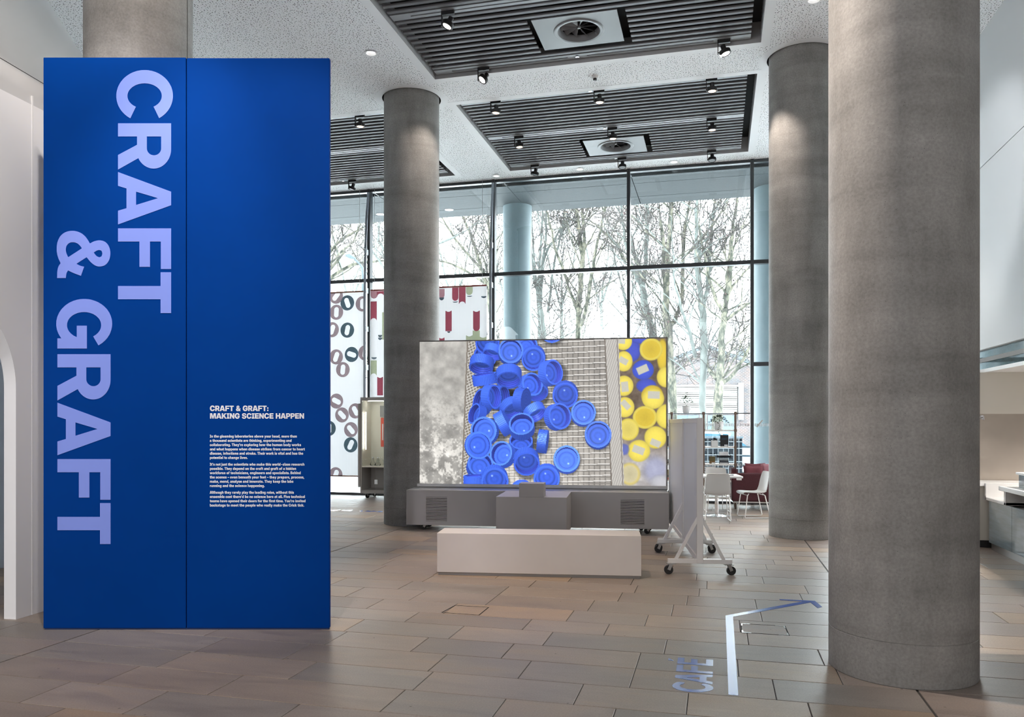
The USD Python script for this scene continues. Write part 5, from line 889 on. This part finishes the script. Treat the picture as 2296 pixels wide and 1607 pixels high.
def tree(label, D, limbs, seed, bark, lvl=3, every=0.75, tl=2.8, twigm='twig', fruit=0, dz=0.6):
    """limbs: lists of (px, py, width in px) along trunk and limbs, which stand D metres deep, limbs leaning a little towards or away from us"""
    rr = random.Random(seed); base = atd(limbs[0][0][0], 948, D) * np.array([1, 1, 0]); t = thing('plane_tree', label, 'tree', base, group='bare trees outside the window'); k = D / FPX; small, leafs, tips = [], [], []
    for i, lb in enumerate(limbs):
        lean = rr.uniform(-1, 1) * dz; pts = [atd(x, y, D + (0 if i == 0 else lean * j)) - base for j, (x, y, w) in enumerate(lb)]; rad = [w * k / 2 for _, _, w in lb]
        if i == 0: pts = [pts[0] * np.array([1, 1, 0])] + pts; rad = [rad[0] * 1.15] + rad
        q, r = smooth_poly(pts, rad); q = q + np.array([[rr.gauss(0, 0.02), rr.gauss(0, 0.04), 0] for _ in q])
        part(t, 'trunk' if i == 0 else 'limb', tube(q, r, 9), M[bark], smooth=True)
        acc = 0.0
        for a, b, ra in zip(q[:-1], q[1:], r[:-1]):
            seg = np.linalg.norm(b - a); acc += seg
            while acc > every and b[2] > 3.2:
                acc -= every * rr.uniform(0.7, 1.3); w = np.array([rr.gauss(0, 1), rr.gauss(0, 0.8), rr.uniform(0.1, 1.0)]); w /= np.linalg.norm(w); twigs(rr, b, w + 0.5 * (b - a) / seg, tl * rr.uniform(0.5, 1.15), min(ra * 0.5, 0.045), lvl - 1 if rr.random() < 0.6 else lvl, small, tips)
        twigs(rr, q[-1], q[-1] - q[-3], tl, r[-1], lvl, small, tips)
    groups = {}
    for p, r, l in small: groups.setdefault(l >= lvl - 1, []).append(tube(p, np.maximum(r, 0.013), 3, False))
    if True in groups: part(t, 'branches', groups[True], M[bark])
    if False in groups: part(t, 'twigs', groups[False], M[twigm])
    if fruit:
        out = []
        for _ in range(fruit):
            c = tips[rr.randrange(len(tips))] + np.array([rr.gauss(0, 0.05), rr.gauss(0, 0.05), -0.06]); s = rr.uniform(0.03, 0.07); v = c + np.array([[0, 0, s], [s * .6, 0, 0], [0, s * .6, -s * .3], [-s * .6, -s * .3, 0], [0, 0, -s]]); out.append(trimesh.Trimesh(v, [(0, 1, 2), (0, 2, 3), (0, 3, 1), (4, 2, 1), (4, 3, 2), (4, 1, 3)], process=False))
        part(t, 'dry_leaves', out, M['dry_leaf'], kind='stuff')
    return t
tree('leaning grey-green plane tree right of the middle mullion', 36, [[(1480, 940, 22), (1470, 800, 20), (1462, 740, 18), (1445, 680, 17), (1440, 640, 14)], [(1440, 640, 11), (1425, 618, 10), (1405, 560, 7), (1392, 470, 5), (1385, 380, 4)], [(1440, 640, 12), (1448, 590, 10), (1452, 480, 8), (1450, 400, 6), (1455, 300, 4)], [(1462, 740, 6), (1430, 690, 4), (1420, 660, 3)]], 11, 'grey_bark', fruit=110)
tree('thick pale plane tree rising just right of the screen', 34, [[(1510, 945, 20), (1506, 850, 20), (1499, 760, 18), (1492, 690, 16), (1494, 640, 14)], [(1494, 640, 12), (1500, 560, 11), (1504, 470, 9), (1512, 360, 6)], [(1499, 740, 11), (1520, 705, 10), (1532, 660, 9), (1531, 570, 8), (1540, 480, 6), (1560, 380, 4)], [(1530, 580, 6), (1570, 540, 6), (1610, 490, 5), (1640, 420, 3)]], 12, 'plane_bark', fruit=90)
tree('smooth green-grey plane tree in front of the brick gable', 33, [[(1577, 950, 15), (1575, 860, 15), (1579, 780, 16), (1577, 720, 16), (1572, 670, 14)], [(1572, 670, 9), (1563, 620, 9), (1560, 540, 8), (1565, 450, 6), (1550, 360, 4)], [(1577, 690, 10), (1588, 640, 10), (1592, 560, 8), (1600, 470, 6), (1620, 380, 4)], [(1560, 800, 8), (1545, 740, 8), (1530, 700, 6), (1512, 640, 4)]], 13, 'grey_bark', fruit=60)
tree('mottled plane tree with spreading limbs, nearest the right mullion', 32, [[(1608, 950, 24), (1612, 870, 20), (1617, 800, 15), (1622, 720, 14), (1626, 690, 13)], [(1626, 690, 10), (1632, 620, 9), (1640, 540, 8), (1652, 460, 6), (1660, 380, 4)], [(1622, 700, 8), (1600, 660, 8), (1585, 600, 6), (1570, 520, 4)], [(1625, 720, 8), (1650, 700, 6), (1672, 685, 5), (1700, 670, 4)], [(1616, 862, 10), (1640, 845, 9), (1662, 815, 7), (1680, 780, 6), (1700, 730, 4)], [(1606, 850, 8), (1592, 832, 7), (1585, 815, 5), (1584, 802, 3)], [(1630, 660, 6), (1660, 620, 5), (1690, 590, 4)]], 14, 'plane_bark', fruit=70)
tree('pale plane tree clump in the middle of the window, left stem', 42, [[(1222, 945, 12), (1222, 800, 11), (1218, 740, 11), (1210, 670, 9), (1216, 600, 8)], [(1210, 670, 6), (1196, 620, 5), (1190, 540, 4), (1185, 430, 3)], [(1216, 600, 6), (1226, 520, 5), (1222, 430, 4)], [(1228, 700, 6), (1240, 600, 5), (1262, 500, 4)]], 15, 'grey_bark', every=0.8)
tree('cream plane tree in the middle of the window with many upright limbs', 40, [[(1300, 945, 15), (1298, 800, 14), (1297, 720, 13), (1300, 640, 12), (1306, 590, 11)], [(1306, 590, 9), (1300, 520, 8), (1290, 460, 6), (1280, 400, 4)], [(1300, 740, 9), (1315, 690, 9), (1325, 620, 8), (1340, 540, 6), (1360, 450, 4)], [(1295, 700, 7), (1270, 630, 6), (1245, 560, 6), (1228, 480, 4)], [(1402, 590, 7), (1385, 550, 7), (1350, 515, 5), (1320, 492, 3)]], 16, 'plane_bark', every=0.8)
tree('slim dark plane tree just right of the outdoor column', 44, [[(1218, 945, 10), (1214, 790, 10), (1210, 730, 8), (1206, 660, 8), (1212, 560, 6), (1216, 470, 4)], [(1206, 680, 5), (1196, 560, 4), (1190, 450, 3)]], 17, 'grey_bark', every=0.8)
tree('pale plane tree behind the right edge of the test tube banner', 38, [[(1112, 945, 18), (1110, 800, 17), (1104, 720, 15), (1098, 660, 12)], [(1098, 660, 9), (1075, 590, 8), (1055, 520, 6), (1030, 470, 4)], [(1098, 660, 8), (1100, 560, 6), (1092, 460, 4)], [(1095, 640, 6), (1050, 610, 5), (1010, 590, 4), (985, 585, 3)], [(1085, 610, 6), (1040, 560, 5), (1000, 505, 4)]], 18, 'plane_bark', every=0.7)
tree('spreading bare tree seen left of the slim column', 40, [[(640, 945, 20), (660, 800, 18), (680, 700, 16), (700, 660, 13)], [(700, 660, 10), (745, 620, 8), (790, 592, 7), (850, 585, 5)], [(700, 650, 9), (740, 560, 7), (775, 530, 6), (815, 510, 4)], [(700, 640, 9), (735, 600, 6), (770, 560, 5), (790, 545, 4), (820, 470, 3)]], 19, 'plane_bark', every=0.8)
tree('dark bare tree with drooping twigs behind the slim column', 37, [[(905, 945, 14), (900, 780, 13), (890, 660, 11)], [(890, 660, 7), (862, 560, 6), (848, 540, 5), (850, 490, 4)], [(890, 650, 7), (940, 560, 6), (1000, 540, 5), (1040, 520, 3)], [(890, 640, 7), (845, 580, 5), (835, 560, 3)]], 20, 'grey_bark', every=0.7)
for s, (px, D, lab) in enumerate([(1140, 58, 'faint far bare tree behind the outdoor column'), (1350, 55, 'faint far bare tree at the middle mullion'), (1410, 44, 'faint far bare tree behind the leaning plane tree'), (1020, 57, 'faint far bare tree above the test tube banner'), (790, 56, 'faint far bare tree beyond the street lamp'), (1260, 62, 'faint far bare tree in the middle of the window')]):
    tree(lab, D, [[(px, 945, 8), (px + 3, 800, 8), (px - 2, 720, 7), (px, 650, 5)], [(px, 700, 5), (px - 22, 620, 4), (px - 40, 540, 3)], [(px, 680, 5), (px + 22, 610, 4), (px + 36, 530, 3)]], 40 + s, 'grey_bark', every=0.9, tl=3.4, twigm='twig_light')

# ---------------------------------------------------------------- light of the lamps, and added fill lights
K = 1.12
for n_, a in enumerate(LIGHTS):                                   # every lit track lamp shines straight down
    if a[5] == 'lamp_lens': spot_light('track_lamp_light' + (f'_{n_:03d}' if n_ else ''), (a[1], a[2], 6.98), (a[1], a[2] - 0.3, 0), WARM, (2000 if a[1] < -1 else 900) * K, 32)
spot_light('column_lamp_light', (-3.6, g1[2], 6.98), (-4.95, 12.35, 5.7), SOFTWARM, 620 * K, 27)
spot_light('column_lamp_light_001', (0.05, g1[2], 6.98), (1.05, 12.35, 5.0), SOFTWARM, 1600 * K, 27)
spot_light('column_lamp_light_002', (-1.6, 6.2, 7.0), (0.95, 5.9, 4.4), SOFTWARM, 9500 * K, 28)
spot_light('column_lamp_light_003', (-3.2, 3.64, 7.0), (-5.2, 6.2, 5.6), SOFTWARM, 2000 * K, 24)
spot_light('bench_lamp_light', (-2.1, 6.6, 7.0), (-2.1, 8.2, 0.2), (1.0, 0.74, 0.52), 3300 * K, 20)
spot_light('floor_lamp_light', (-3.7, 7.15, 7.0), (-2.7, 7.2, 0.0), WARM, 4500 * K, 24)
spot_light('sign_lamp_light', (-2.0, 1.9, 7.0), (-3.75, 5.75, 2.9), (1.0, 0.92, 0.94), 5200 * K, 19)
for n_, (x_, y_) in enumerate([(-6, -4), (-2, -4), (2, -4), (5, -4), (-3, 0.5), (-6, -7), (0, -7), (5, -7)]):  # unseen spots added behind the camera for light bounced off the floor
    spot_light('hall_fill_light' + (f'_{n_:03d}' if n_ else ''), (x_, y_, 7.0), (x_, y_, 0.0), WARM, 5000 * K, 42)
spot_light('wall_fill_light', (-3.4, 3.64, 7.0), (-5.87, 5.5, 2.0), (1.0, 0.95, 0.92), 3400 * K, 30)  # unseen spot added to brighten the pavilion wall
spot_light('wall_fill_light_001', (0.1, g1[0], 7.0), (XR, 12.4, 4.7), (0.95, 0.98, 1.0), 3600 * K, 17)  # cool spot added in place of window light on the bulkhead
for n_, (x_, y_) in enumerate([(4.2, 10.6), (4.4, 8.6), (5.4, 11.6)]):
    spot_light('servery_lamp_light' + (f'_{n_:03d}' if n_ else ''), (x_, y_, zf - 0.12), (x_, y_ + 0.6, 0.0), (1.0, 0.94, 0.87), 1000 * K, 55)
